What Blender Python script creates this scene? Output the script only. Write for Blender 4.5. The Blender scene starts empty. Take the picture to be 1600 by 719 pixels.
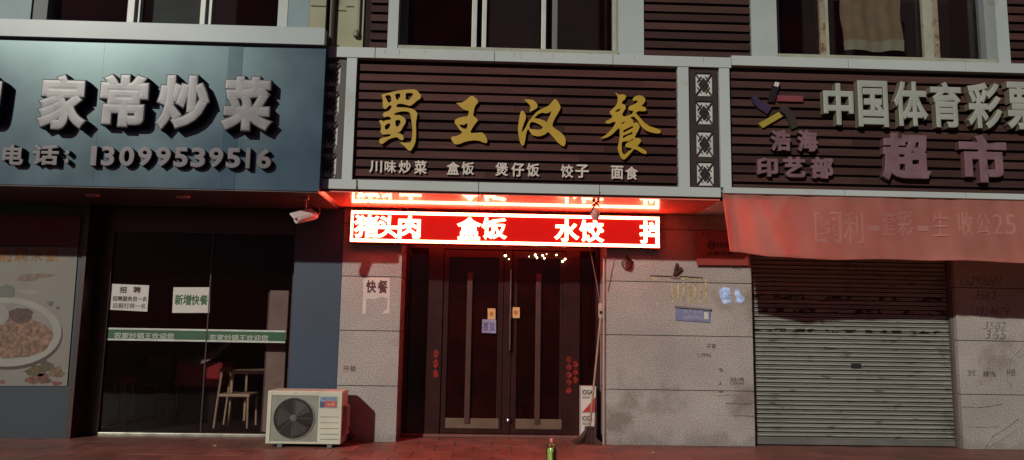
import bpy, bmesh, math, random
from math import sin, cos, pi, radians
from mathutils import Vector, Matrix
random.seed(7)
sc = bpy.context.scene
COL = sc.collection

# ------------------------------------------------------------------ camera
PITCH, ROLL, YAW, CH, CD, FPX = 0.1307544, 0.01656657, 0.03195665, 1.21499628, 8.688045, 1208.0
fw = Vector((sin(YAW)*cos(PITCH), cos(YAW)*cos(PITCH), sin(PITCH)))
rt0 = Vector((cos(YAW), -sin(YAW), 0)); up0 = rt0.cross(fw)
rt = rt0*cos(ROLL) + up0*sin(ROLL); up = up0*cos(ROLL) - rt0*sin(ROLL)
CAMP = Vector((0, -CD, CH))
cd = bpy.data.cameras.new('camera'); cam = bpy.data.objects.new('camera', cd); COL.objects.link(cam)
M = Matrix((rt, up, -fw)).transposed().to_4x4(); M.translation = CAMP
cam.matrix_world = M
cd.sensor_fit = 'HORIZONTAL'; cd.sensor_width = 36; cd.lens = 36*FPX/1600
cd.clip_end = 300; sc.camera = cam
# ------------------------------------------------------------------ light
SD = Vector((0.60, 1.0, -0.53)).normalized()           # direction the street light travels
sun_el = math.asin(-SD.z); sun_az = math.atan2(-SD.x, -SD.y)
w = bpy.data.worlds.new('World'); sc.world = w; w.use_nodes = True
nt = w.node_tree; bg = nt.nodes['Background']
sky = nt.nodes.new('ShaderNodeTexSky'); sky.sky_type = 'NISHITA'; sky.sun_disc = False
sky.sun_elevation = sun_el; sky.sun_rotation = sun_az
tint = nt.nodes.new('ShaderNodeMix'); tint.data_type = 'RGBA'; tint.blend_type = 'MULTIPLY'; tint.inputs['Factor'].default_value = 1
nt.links.new(sky.outputs[0], tint.inputs['A']); tint.inputs['B'].default_value = (1.0, .56, .85, 1)      # warm city glow on the night sky
nt.links.new(tint.outputs['Result'], bg.inputs[0]); bg.inputs[1].default_value = 0.014
sd = bpy.data.lights.new('sun', 'SUN'); sd.energy = 2.5; sd.angle = radians(1.1); sd.color = (1.0, 0.97, 0.86)
sun = bpy.data.objects.new('sun', sd); COL.objects.link(sun)
sun.rotation_euler = SD.to_track_quat('-Z', 'Y').to_euler(); sun.location = (-6, -9, 8)
vs = sc.view_settings; vs.view_transform = 'Standard'; vs.look = 'None'; vs.exposure = 0; vs.gamma = 1; vs.use_curve_mapping = False
sc.cycles.use_denoising = True; sc.cycles.max_bounces = 8; sc.cycles.sample_clamp_indirect = 25
sc.cycles.caustics_reflective = False

# ------------------------------------------------------------------ helpers
def U(px, py, Y):
    """point of the plane y = Y seen at photograph pixel (px, py)"""
    d = fw + rt*((px-800)/FPX) - up*((py-359.5)/FPX)
    return CAMP + d*((Y+CD)/d.y)
def R4(x0, y0, x1, y1, Y):
    mx, my = (x0+x1)/2, (y0+y1)/2
    return U(x0, my, Y).x, U(x1, my, Y).x, U(mx, y1, Y).z, U(mx, y0, Y).z
def box(bm, x0, x1, y0, y1, z0, z1, bev=0):
    r = bmesh.ops.create_cube(bm, size=1)
    vs_ = r['verts']
    for v in vs_:
        v.co = Vector(((x0+x1)/2+v.co.x*(x1-x0), (y0+y1)/2+v.co.y*(y1-y0), (z0+z1)/2+v.co.z*(z1-z0)))
    if bev:
        es = list({e for v in vs_ for e in v.link_edges})
        bmesh.ops.bevel(bm, geom=es, offset=bev, segments=2, affect='EDGES', profile=.6)
def tube(bm, pts, r, seg=10, r2=None, cap=True):
    pts = [Vector(p) for p in pts]; rings = []
    n = len(pts)
    for i, p in enumerate(pts):
        t = (pts[min(i+1, n-1)]-pts[max(i-1, 0)]).normalized()
        a = t.cross(Vector((0, 0, 1))) if abs(t.z) < .9 else t.cross(Vector((1, 0, 0)))
        a.normalize(); b = t.cross(a)
        rr = r if r2 is None else r+(r2-r)*i/(n-1)
        rings.append([bm.verts.new(p+a*cos(2*pi*k/seg)*rr+b*sin(2*pi*k/seg)*rr) for k in range(seg)])
    for i in range(n-1):
        for k in range(seg):
            bm.faces.new((rings[i][k], rings[i][(k+1) % seg], rings[i+1][(k+1) % seg], rings[i+1][k]))
    if cap:
        bm.faces.new(rings[0][::-1]); bm.faces.new(rings[-1])
def lathe(bm, c, prof, seg=24, axis='z'):
    rings = []
    for r, h in prof:
        ring = []
        for k in range(seg):
            a = 2*pi*k/seg
            o = Vector((cos(a)*r, sin(a)*r, h)) if axis == 'z' else Vector((cos(a)*r, h, sin(a)*r))
            ring.append(bm.verts.new(Vector(c)+o))
        rings.append(ring)
    for i in range(len(rings)-1):
        for k in range(seg):
            bm.faces.new((rings[i][k], rings[i][(k+1) % seg], rings[i+1][(k+1) % seg], rings[i+1][k]))
    bm.faces.new(rings[0]); bm.faces.new(rings[-1])
def prism(bm, pts, y0, y1):
    """outline pts [(x,z)] in the facade plane, between y0 and y1"""
    a = [bm.verts.new((x, y0, z)) for x, z in pts]; b = [bm.verts.new((x, y1, z)) for x, z in pts]
    bm.faces.new(a); bm.faces.new(b[::-1])
    n = len(pts)
    for i in range(n):
        bm.faces.new((a[i], b[i], b[(i+1) % n], a[(i+1) % n]))
def link(name, me, m, parent=None):
    o = bpy.data.objects.new(name, me); COL.objects.link(o)
    if m: me.materials.clear(); me.materials.append(m)
    if parent:
        o.parent = parent
        o.matrix_parent_inverse = parent.matrix_world.inverted() if False else Matrix.Translation(-chain_loc(parent))
    return o
def chain_loc(o):
    v = Vector(o.location)
    return v
def obj(name, bm, m, parent=None, smooth=False):
    bmesh.ops.recalc_face_normals(bm, faces=bm.faces)
    me = bpy.data.meshes.new(name); bm.to_mesh(me); bm.free()
    if smooth:
        for p in me.polygons: p.use_smooth = True
        try: me.set_sharp_from_angle(angle=radians(40))
        except Exception: pass
    return link(name, me, m, parent)
def B(name, m, parent, *boxes, bev=0):
    bm = bmesh.new()
    for b in boxes: box(bm, *b, bev=bev)
    return obj(name, bm, m, parent)
KT = {'stone_pillar', 'blue_pillar', 'blue_wall', 'building_shell', 'upper_wall', 'beige_wall', 'window', 'shop_entrance', 'glass_shopfront', 'roller_shutter'}
GROUPS = {
 'stone_pillar': 'stone tile pillars between the shops', 'window': 'upper floor windows', 'sticker': 'small stickers on the door leaves',
 'blue_reflection': 'bluish reflections painted on the stone pillar', 'reflection_dots': 'glowing dots painted as reflections in the door glass', 'shop_sign': 'shop signs side by side',
 'paper_couplet': 'red paper decorations on the door posts', 'upper_wall': 'upper floor walls', 'dining_table': 'tables inside the left shop',
 'notice': 'paper notices stuck on glass and stone', 'cable': 'loose cables round the entrance'}
def tag(o, label, cat, group=None, kind=None):
    o['label'] = label; o['category'] = cat
    if group or o.name.split('.')[0] in GROUPS: o['group'] = group or GROUPS[o.name.split('.')[0]]
    if kind or o.name.split('.')[0] in KT: o['kind'] = kind or 'thing'
    return o
def thing(name, label, cat, loc=(0, 0, 0), group=None):
    o = bpy.data.objects.new(name, None); COL.objects.link(o); o.location = loc; o.empty_display_size = .1
    return tag(o, label, cat, group)
def struct(o): o['kind'] = 'structure'; return o

# ------------------------------------------------------------------ materials
def mat(name, col, rough=.6, metal=0, var=.12, vscale=3, spec=.5, bump=0, bscale=60, dirt=None, dscale=2.5, dth=.55, stretch=(1, 1, 1), island=0, rvar=0, emis=None, estr=0, trans=0, coat=0):
    m = bpy.data.materials.new(name); m.use_nodes = True
    n = m.node_tree.nodes; l = m.node_tree.links; p = n['Principled BSDF']
    tc = n.new('ShaderNodeTexCoord'); mp = n.new('ShaderNodeMapping'); mp.inputs['Scale'].default_value = stretch
    l.new(tc.outputs['Object'], mp.inputs[0])
    nz = n.new('ShaderNodeTexNoise'); nz.inputs['Scale'].default_value = vscale; nz.inputs['Detail'].default_value = 6
    l.new(mp.outputs[0], nz.inputs['Vector'])
    mr = n.new('ShaderNodeMapRange'); mr.inputs[1].default_value = .3; mr.inputs[2].default_value = .7
    mr.inputs[3].default_value = 1-var; mr.inputs[4].default_value = 1+var
    l.new(nz.outputs['Fac'], mr.inputs[0])
    mul = n.new('ShaderNodeVectorMath'); mul.operation = 'SCALE'; mul.inputs[0].default_value = col[:3]
    l.new(mr.outputs[0], mul.inputs['Scale']); out = mul.outputs[0]
    if island:
        g = n.new('ShaderNodeNewGeometry'); m2 = n.new('ShaderNodeMapRange'); m2.inputs[3].default_value = 1-island; m2.inputs[4].default_value = 1+island
        l.new(g.outputs['Random Per Island'], m2.inputs[0])
        s = n.new('ShaderNodeVectorMath'); s.operation = 'SCALE'; l.new(out, s.inputs[0]); l.new(m2.outputs[0], s.inputs['Scale']); out = s.outputs[0]
    if dirt:
        dn = n.new('ShaderNodeTexNoise'); dn.inputs['Scale'].default_value = dscale; dn.inputs['Detail'].default_value = 8; dn.inputs['Roughness'].default_value = .65
        l.new(mp.outputs[0], dn.inputs['Vector'])
        dr = n.new('ShaderNodeMapRange'); dr.inputs[1].default_value = dth; dr.inputs[2].default_value = dth+.12
        l.new(dn.outputs['Fac'], dr.inputs[0])
        mx = n.new('ShaderNodeMix'); mx.data_type = 'RGBA'; l.new(dr.outputs[0], mx.inputs['Factor']); l.new(out, mx.inputs['A'])
        mx.inputs['B'].default_value = (*dirt, 1); out = mx.outputs['Result']
    l.new(out, p.inputs['Base Color'])
    p.inputs['Roughness'].default_value = rough; p.inputs['Metallic'].default_value = metal
    p.inputs['Specular IOR Level'].default_value = spec
    if coat: p.inputs['Coat Weight'].default_value = coat
    if rvar:
        r = n.new('ShaderNodeMapRange'); r.inputs[1].default_value = .3; r.inputs[2].default_value = .7; r.inputs[3].default_value = max(rough-rvar, .02); r.inputs[4].default_value = rough+rvar
        l.new(nz.outputs['Fac'], r.inputs[0]); l.new(r.outputs[0], p.inputs['Roughness'])
    if bump:
        bn = n.new('ShaderNodeTexNoise'); bn.inputs['Scale'].default_value = bscale; bn.inputs['Detail'].default_value = 4; l.new(mp.outputs[0], bn.inputs['Vector'])
        bp = n.new('ShaderNodeBump'); bp.inputs['Strength'].default_value = bump; bp.inputs['Distance'].default_value = .01
        l.new(bn.outputs['Fac'], bp.inputs['Height']); l.new(bp.outputs[0], p.inputs['Normal'])
    if emis:
        p.inputs['Emission Color'].default_value = (*emis, 1); p.inputs['Emission Strength'].default_value = estr
    if trans: p.inputs['Transmission Weight'].default_value = trans
    return m
def glass_mat(name, tint=(.5, .5, .5), refl=1.0, rough=.02, haze=0, dcol=(.26, .03, .025)):
    m = bpy.data.materials.new(name); m.use_nodes = True
    n = m.node_tree.nodes; l = m.node_tree.links; n.remove(n['Principled BSDF'])
    t = n.new('ShaderNodeBsdfTransparent'); t.inputs[0].default_value = (*tint, 1)
    g = n.new('ShaderNodeBsdfGlossy'); g.inputs['Roughness'].default_value = rough; g.inputs[0].default_value = (.9, .95, .95, 1)
    f = n.new('ShaderNodeFresnel'); f.inputs[0].default_value = 1.5
    nz = n.new('ShaderNodeTexNoise'); nz.inputs['Scale'].default_value = 2.2; tc = n.new('ShaderNodeTexCoord'); l.new(tc.outputs['Object'], nz.inputs['Vector'])
    b = n.new('ShaderNodeBump'); b.inputs['Strength'].default_value = .05; b.inputs['Distance'].default_value = .05
    l.new(nz.outputs['Fac'], b.inputs['Height']); l.new(b.outputs[0], g.inputs['Normal'])
    k = n.new('ShaderNodeMath'); k.operation = 'MULTIPLY'; k.inputs[1].default_value = refl; l.new(f.outputs[0], k.inputs[0])
    x = n.new('ShaderNodeMixShader'); l.new(k.outputs[0], x.inputs[0]); l.new(t.outputs[0], x.inputs[1]); l.new(g.outputs[0], x.inputs[2])
    out = x
    if haze:  # diffuse red layer that paints glow haze into the glass colour
        df = n.new('ShaderNodeBsdfDiffuse'); df.inputs[0].default_value = (*dcol, 1)
        n2 = n.new('ShaderNodeTexNoise'); n2.inputs['Scale'].default_value = 3.5; n2.inputs['Detail'].default_value = 7; l.new(tc.outputs['Object'], n2.inputs['Vector'])
        r = n.new('ShaderNodeMapRange'); r.inputs[1].default_value = .3; r.inputs[2].default_value = .75; r.inputs[3].default_value = haze*.5; r.inputs[4].default_value = haze*1.7
        l.new(n2.outputs['Fac'], r.inputs[0]); y = n.new('ShaderNodeMixShader'); l.new(r.outputs[0], y.inputs[0]); l.new(x.outputs[0], y.inputs[1]); l.new(df.outputs[0], y.inputs[2]); out = y
    l.new(out.outputs[0], n['Material Output'].inputs[0]); return m
def lin(r, g, b):
    f = lambda c: ((c/255+.055)/1.055)**2.4 if c > 10 else c/255/12.92
    return (f(r), f(g), f(b))

def stone_mat():
    m = mat('grey_granite_tile', (.30, .283, .262), .62, island=.09, var=.16, vscale=1.3, bump=.10, bscale=90, dirt=(.19, .165, .145), dscale=1.1, dth=.55)
    n = m.node_tree.nodes; l = m.node_tree.links; p = n['Principled BSDF']
    src = p.inputs['Base Color'].links[0].from_socket
    tc = [x for x in n if x.type == 'TEX_COORD'][0]
    prev = src
    for scl, lo, hi, a, b in ((85, .36, .64, .62, 1.38), (260, .35, .65, .75, 1.25)):
        v = n.new('ShaderNodeTexNoise'); v.inputs['Scale'].default_value = scl; v.inputs['Detail'].default_value = 3; l.new(tc.outputs['Object'], v.inputs['Vector'])
        r = n.new('ShaderNodeMapRange'); r.inputs[1].default_value = lo; r.inputs[2].default_value = hi; r.inputs[3].default_value = a; r.inputs[4].default_value = b
        l.new(v.outputs['Fac'], r.inputs[0]); s = n.new('ShaderNodeVectorMath'); s.operation = 'SCALE'
        l.new(prev, s.inputs[0]); l.new(r.outputs[0], s.inputs['Scale']); prev = s.outputs[0]
    # damp grime close to the ground
    sp = n.new('ShaderNodeSeparateXYZ'); l.new(tc.outputs['Object'], sp.inputs[0])
    nz = n.new('ShaderNodeTexNoise'); nz.inputs['Scale'].default_value = 5; nz.inputs['Detail'].default_value = 6; l.new(tc.outputs['Object'], nz.inputs['Vector'])
    ad = n.new('ShaderNodeMath'); ad.operation = 'MULTIPLY_ADD'; l.new(nz.outputs['Fac'], ad.inputs[0]); ad.inputs[1].default_value = -.5; l.new(sp.outputs['Z'], ad.inputs[2])
    r = n.new('ShaderNodeMapRange'); r.inputs[1].default_value = -.22; r.inputs[2].default_value = -.1; r.inputs[3].default_value = .45; r.inputs[4].default_value = 1
    r.inputs[3].default_value = .75; l.new(ad.outputs[0], r.inputs[0]); s = n.new('ShaderNodeVectorMath'); s.operation = 'SCALE'; l.new(prev, s.inputs[0]); l.new(r.outputs[0], s.inputs['Scale'])
    l.new(s.outputs[0], p.inputs['Base Color']); return m
STONE = stone_mat()
GROUT = mat('dark_grout', (.05, .045, .04), .9)
PALE = mat('pale_aluminium_panel', (.42, .47, .46), .45, var=.07, vscale=1.3, dirt=(.28, .29, .26), dscale=1.1, dth=.6, spec=.4)
PALE2 = mat('grey_white_trim', (.36, .41, .40), .5, var=.08, vscale=2, dirt=(.22, .2, .16), dscale=2.2, dth=.62)
CREAM = mat('weathered_cream_frame', (.30, .31, .24), .6, var=.15, vscale=6, dirt=(.12, .08, .05), dscale=7, dth=.62)
WFRAME = mat('white_window_frame', (.48, .5, .46), .4, var=.08, vscale=5, dirt=(.22, .19, .14), dscale=9, dth=.66)
RUST = mat('rusty_frame', (.26, .21, .15), .7, var=.25, vscale=14, dirt=(.13, .06, .03), dscale=9, dth=.5)
BEIGE = mat('pale_green_beige_wall', (.30, .30, .20), .8, var=.12, vscale=2.5, bump=.2, bscale=30, dirt=(.15, .13, .09), dscale=3, dth=.6)
SLAT = mat('brown_plank', (.060, .021, .018), .6, spec=.2, var=.2, vscale=3, stretch=(.6, 1, 8), bump=.2, bscale=25, island=.35, dirt=(.10, .055, .045), dscale=3, dth=.62)
SLATUP = mat('faded_brown_plank', (.056, .026, .022), .7, spec=.2, var=.2, vscale=3, stretch=(.6, 1, 8), bump=.2, bscale=25, island=.35, dirt=(.03, .015, .013), dscale=2.5, dth=.58)
BACK = mat('dark_backing_board', (.016, .006, .006), .9)
LATT = mat('dark_brown_lattice', (.03, .017, .015), .5, var=.2)
LWHITE = mat('lattice_white_board', (.46, .49, .44), .6, var=.15, vscale=9)
BLUEP = mat('blue_grey_metal_panel', (.018, .043, .082), .255, metal=.0, var=.10, vscale=1.6, spec=.55, rvar=.035, dirt=(.026, .042, .066), dscale=1.3, dth=.56)
BLUEP.node_tree.nodes['Principled BSDF'].inputs['Specular Tint'].default_value = (.74, 1, .97, 1)
BLUEP2 = mat('blue_wall_panel', (.021, .042, .075), .5, var=.1, vscale=1.2, bump=.05, bscale=30)
TEAL = mat('pale_blue_panel', (.12, .20, .22), .5, var=.1)
DARKM = mat('dark_brown_metal', (.035, .012, .012), .4, var=.2, vscale=5)
DOORF = mat('dark_red_brown_door_frame', (.024, .007, .006), .35, var=.3, vscale=6, spec=.3)
DOORB = mat('bronze_door_bar', (.055, .024, .017), .4, var=.2, vscale=5)
TANP = mat('tan_kick_plate', (.11, .07, .045), .5, var=.2, vscale=5)
CHROME = mat('worn_chrome', (.55, .5, .45), .18, metal=1, var=.15, vscale=12)
BLACK = mat('dark_room', (.010, .005, .005), .9)
ROOM = mat('dim_room_wall', (.012, .005, .005), .9, var=.3)
GOLD = mat('gold_brush_letter', (.43, .28, .03), .45, var=.1, vscale=4, spec=.4)
GOLDS = mat('gold_letter_rim', (.35, .22, .03), .5)
WLET = mat('white_acrylic_letter', (.58, .52, .46), .45, var=.08)
PEWT = mat('brushed_grey_letter', (.12, .115, .125), .22, metal=.05, var=.12, vscale=5, spec=.8)
PSIDE = mat('dark_letter_side', (.02, .012, .014), .35, var=.2)
GREENW = mat('grey_white_letter', (.31, .335, .30), .5, var=.1, vscale=5)
PINK = mat('faded_pink_acrylic', (.19, .11, .125), .14, var=.18, vscale=7, spec=.8, rvar=.05)
SHUT = None
AWN = None
GLASS = glass_mat('dark_shop_glass', (.80, .74, .74), .16, .03, .004)
DGLASS = glass_mat('red_haze_door_glass', (.6, .5, .5), .5, .06, .034)  # red layer in the colour paints the lit sign's haze on the doors
GLASSUP = glass_mat('upper_window_glass', (.85, .85, .85), .2, .03, .010)
ACW = mat('aged_cream_white_plastic', (.52, .53, .42), .45, var=.1, vscale=3, dirt=(.2, .15, .12), dscale=5, dth=.66)
ACG = mat('ac_grey_recess', (.22, .23, .19), .5, var=.15, vscale=6)
ACD = mat('ac_dark_grille', (.045, .04, .035), .5, var=.2)
WPAPER = mat('white_paper', (.52, .50, .46), .7, var=.06, vscale=6)
REDP = mat('red_paper', (.30, .03, .025), .6, var=.15, vscale=4)
INK = mat('dark_ink', (.03, .012, .012), .7)
GREENI = mat('green_ink', (.02, .09, .03), .6)
GREENB = mat('green_band', (.008, .07, .02), .5, var=.1)
WINK = mat('white_ink', (.4, .42, .38), .6)
CABLE = mat('dark_cable', (.03, .015, .015), .5)
RUSTD = mat('dark_rust', (.05, .018, .012), .8, var=.3)

# ------------------------------------------------------------------ text
_cache = {}
def text_mesh(ch, bold=.0, depth=.5, bevel=0):
    k = (ch, bold, depth, bevel)
    if k not in _cache:
        cu = bpy.data.curves.new('t', 'FONT'); cu.body = ch; cu.extrude = .5; cu.bevel_depth = max(bold, .0); cu.bevel_resolution = 0; cu.offset = min(bold, 0); cu.resolution_u = 4
        cu.fill_mode = 'BOTH'
        if bevel: cu.bevel_depth = bold+bevel; cu.bevel_resolution = 1
        o = bpy.data.objects.new('t', cu); COL.objects.link(o)
        bpy.context.view_layer.update()
        me = bpy.data.meshes.new_from_object(o.evaluated_get(bpy.context.evaluated_depsgraph_get()))
        bpy.data.objects.remove(o); bpy.data.curves.remove(cu)
        for p in me.polygons: p.use_smooth = False
        _cache[k] = me
    return _cache[k]
def place_text(bm, ch, x0, x1, z0, z1, y0, y1, bold=0, bevel=0, aspect=False, shear=0):
    """add the glyphs to bm, scaled into the rectangle; y0 is the front face"""
    me = text_mesh(ch, bold, .5, bevel)
    vsx = [v.co.x for v in me.vertices]; vsy = [v.co.y for v in me.vertices]; vz = [v.co.z for v in me.vertices]
    if not vsx: return
    ax, bx, ay, by, az, bz = min(vsx), max(vsx), min(vsy), max(vsy), min(vz), max(vz)
    t = bmesh.new(); t.from_mesh(me)
    kf = .16 if bevel else .08
    for v in t.verts:
        if v.co.z > .5: v.co.z = bz-(bz-v.co.z)*kf
        u = (v.co.x-ax)/(bx-ax); q = (v.co.y-ay)/(by-ay); d = (v.co.z-az)/(bz-az)
        v.co = Vector((x0+(x1-x0)*u+shear*(q-.5)*(z1-z0), y1+(y0-y1)*d, z0+(z1-z0)*q))
    tm = bpy.data.meshes.new('tmp'); t.to_mesh(tm); t.free(); bm.from_mesh(tm); bpy.data.meshes.remove(tm)
def char(name, ch, pb, Y, depth, m, parent, bold=.02, bevel=0, side=None, label=None, shear=0):
    """one character whose FRONT face fills pixel box pb at plane Y"""
    bm = bmesh.new(); x0, x1, z0, z1 = R4(*pb, Y)
    place_text(bm, ch, x0, x1, z0, z1, Y, Y+depth, bold, bevel, shear=shear)
    me = bpy.data.meshes.new(name); bm.normal_update(); bm.to_mesh(me); bm.free()
    for p in me.polygons: p.use_smooth = False
    o = link(name, me, m, parent)
    if side:
        me.materials.append(side)
        for p in me.polygons:
            if p.normal.y > -.4: p.material_index = 1
    if label: o['label'] = label
    return o
def words(name, s, pb, Y, depth, m, parent, bold=.02, label=None):
    return char(name, s, pb, Y, depth, m, parent, bold, label=label)

# ------------------------------------------------------------------ ground
FLOOR = mat('red_brown_paving', (.18, .08, .062), .5, island=.14, var=.25, vscale=2.5, bump=.3, bscale=40, dirt=(.10, .05, .04), dscale=2, dth=.56, rvar=.12, spec=.4)
ROAD = mat('asphalt', (.04, .04, .04), .9, bump=.3, spec=.2)
FX0, FX1 = -14, 14
def paving():
    bm = bmesh.new(); y = 0.0
    box(bm, FX0, FX1, -5.0, 4.2, -.25, -.012)
    tw = .40; ny = 13; x = FX0
    j = .006
    yy = -5.0
    r = 0
    while yy < .62:
        xx = -7.5 - (tw/2 if r % 2 else 0)
        while xx < 8.5:
            z = random.uniform(-.0025, .0)
            box(bm, xx+j/2, xx+tw-j/2, yy+j/2, yy+tw-j/2, -.011, z)
            xx += tw
        yy += tw; r += 1
    return obj('pavement', bm, FLOOR)
struct(paving())
struct(B('road', ROAD, None, (-60, 60, -60, -5.13, -.6, -.15)))
struct(B('kerb', mat('kerb_stone', (.25, .24, .23), .8), None, (-60, 60, -5.13, -5.0, -.5, 0)))
struct(B('ground', ROAD, None, (-60, -14.0, -5.0, 30, -.6, -.02), (14.0, 60, -5.0, 30, -.6, -.02), (-14, 14, 4.2, 30, -.6, -.02)))

# ------------------------------------------------------------------ key widths
XL0 = U(115, 560, 0).x            # right edge of the poster wall
XB0 = U(455, 500, 0).x; XB1 = U(531, 500, 0).x
XS0, XS1 = XB1, U(623.5, 540, 0).x          # left stone pillar
XR0, XR1 = U(947.5, 540, 0).x, U(1177, 560, 0).x   # right stone pillar
XP0 = U(1497, 540, 0).x
ZS = 2.575                         # soffit
GL = .27                           # glazing plane of the left shop
GY = .50                           # recessed glazing plane

def stone_pillar(label, x0, x1, y1=.62, ztop=2.57):
    t = thing('stone_pillar', label, 'pillar', ((x0+x1)/2, .1, 0))
    B('core', GROUT, t, (x0+.006, x1-.006, .01, y1, 0, ztop))
    bm = bmesh.new()
    for k in range(5):
        z0, z1 = k*.6+.004 if k else 0.0, min((k+1)*.6-.004, ztop)
        if z0 < ztop: box(bm, x0, x1, 0, y1-.004, z0, z1, bev=.003)
    obj('tile_cladding', bm, STONE, t)
    return t
pil_l = stone_pillar('narrow speckled stone tile pillar left of the dark doors, beside the blue panel', XS0, XS1)
pil_r = stone_pillar('wide speckled stone tile pillar between the dark doors and the roller shutter', XR0, XR1)
pil_f = stone_pillar('stone tile pillar covered in scrawled numbers, right of the roller shutter', XP0, XP0+1.6)
b = thing('blue_pillar', 'plain blue metal-clad pillar behind the air conditioner unit', 'pillar', (XB0, 0, 0))
B('panel', BLUEP2, b, (XB0, XB1-.004, .012, .62, .0, 2.57), bev=.003)
# poster wall
b = thing('blue_wall', 'blue wall panel with shade in its colour at far left below and behind the food poster', 'wall', (-5, 0, 0))
B('panel', mat('shaded_blue_wall_panel', (.010, .022, .034), .5, var=.1, vscale=1.2), b, (-7.5, XL0, .0, .3, 0, 2.57))  # blue darkened to paint the weaker light at the left end
B('corner_post', DARKM, b, (XL0+.001, XL0+.05, -.02, GL+.1, 0, 2.57), bev=.004)
B('reveal_panel', DARKM, b, (XL0-.06, XL0+.0, .301, GL+.1, 0, 2.57))
x0, x1, z0, z1 = R4(-60, 336, 126, 384, -.02)
B('header_board', mat('dark_red_board', (.10, .02, .02), .6), b, (x0, x1-.01, -.02, -.002, z0, z1))
words('header_text', '砂锅焖饭', (20, 343, 108, 360), -.024, .003, mat('dull_red_ink', (.17, .02, .02), .6), b)

# ------------------------------------------------------------------ building shell
sh = thing('building_shell', 'dark inner rooms and back walls behind the shop fronts', 'building', (0, 3, 0))
B('back_wall', ROOM, sh, (-7.5, 8, 4.0, 4.2, -.01, 7))
for q in ((XB0+.01, XS0+.1, .63, 3.99, 0, 2.58), (XR0+.05, XR1+.05, .63, 3.99, 0, 2.58), (-7.5, XL0-.07, .31, 3.99, 0, 2.58)): B('partition', ROOM, sh, q)
B('room_floor', ROOM, sh, (XL0+.05, 8, .62, 3.99, -.001, .002))
B('floor_slab', ROOM, sh, (-7.5, 8, .03, 3.99, 2.581, 2.75))
# ------------------------------------------------------------------ canopies (solid boxes the signs are fixed to)
def zmid(py, px, Y): return U(px, py, Y).z
CX0 = U(501, 299, -1).x; CX1 = U(1126, 300, -1).x
# bands of the middle sign
def band(parent, pxa, pya0, pya1, Y0, Y1, joints, x0, x1, m=PALE, name='trim_band'):
    za, zb = U(pxa, pya1, Y0).z, U(pxa, pya0, Y0).z
    xs = [x0]+[U(j, (pya0+pya1)/2, Y0).x for j in joints]+[x1]
    for a, c in zip(xs[:-1], xs[1:]):
        B(name, m, parent, (a+.003, c-.003, Y0, Y1, za, zb), bev=.003)
    B('joint_filler', GROUT, parent, (x0+.01, x1-.01, Y0+.012, Y1-.005, za+.005, zb-.005))
    return za, zb
def slats(name, parent, x0, x1, z0, z1, m, ph=0, pitch=.1, gap=.029, Y=-.965):
    bm = bmesh.new(); z = z1-ph
    while z > z0+.01:
        a = max(z-(pitch-gap), z0)
        x = x0
        while x < x1:
            L = random.uniform(1.2, 3.2); e = min(x+L, x1)
            if x1-e < .25: e = x1
            dz = random.uniform(-.002, .002); dy = random.uniform(-.004, .002)
            box(bm, x, e-.002, Y+dy, Y+.03, a+dz, z+dz-.001)
            x = e
        z -= pitch
    return obj(name, bm, m, parent)
def lattice(parent, px0, px1, rows, Y=-.985):
    x0, x1, _, _ = R4(px0-8, 110, px1+9, 290, Y)
    zb, zt = U(1100, 293, Y).z, U(1100, 106, Y).z
    B('lattice_board', LWHITE, parent, (x0+.005, x1-.005, Y+.022, Y+.03, zb, zt))
    xa, xb, _, _ = R4(px0, 114, px1, 150, Y)
    bm = bmesh.new()
    box(bm, x0, xa, Y, Y+.018, zb, zt); box(bm, xb, x1, Y, Y+.018, zb, zt)
    prev = zt
    for (a, c) in rows:
        z1, z0 = U(1100, a, Y).z, U(1100, c, Y).z
        box(bm, xa+.0005, xb-.0005, Y+.001, Y+.017, z1, prev); prev = z0
        cx, cz = (xa+xb)/2, (z0+z1)/2; hw, hh = (xb-xa)/2, (z1-z0)/2
        k = 0
        def bar(ax, az, bx_, bz, t=.006):
            nonlocal k
            k += 1
            d = Vector((bx_-ax, 0, bz-az)).normalized(); n = Vector((-d.z, 0, d.x))*t
            P = [(cx+ax*hw, cz+az*hh), (cx+bx_*hw, cz+bz*hh)]
            yy = Y+.003+.0006*k
            pts = [(P[0][0]+n.x, P[0][1]+n.z), (P[1][0]+n.x, P[1][1]+n.z), (P[1][0]-n.x, P[1][1]-n.z), (P[0][0]-n.x, P[0][1]-n.z)]
            prism(bm, pts, yy, yy+.008)
        bar(-1, -1, 1, 1); bar(-1, 1, 1, -1)
        for s in (.55,):
            bar(0, s, s, 0); bar(s, 0, 0, -s); bar(0, -s, -s, 0); bar(-s, 0, 0, s)
        for a1, a2 in ((1, 1), (-1, 1), (1, -1), (-1, -1)):
            bar(.22*a1, .72*a2, .72*a1, .22*a2, .005); bar(.1*a1, .33*a2, .33*a1, .1*a2, .007)
        bar(-.45, 0, .45, 0, .008); bar(0, -.6, 0, .6, .008)
    box(bm, xa+.0005, xb-.0005, Y+.001, Y+.017, zb, prev)
    return obj('lattice', bm, LATT, parent)
ROWS = ((114, 150), (158, 194), (205, 245), (253, 290))

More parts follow.
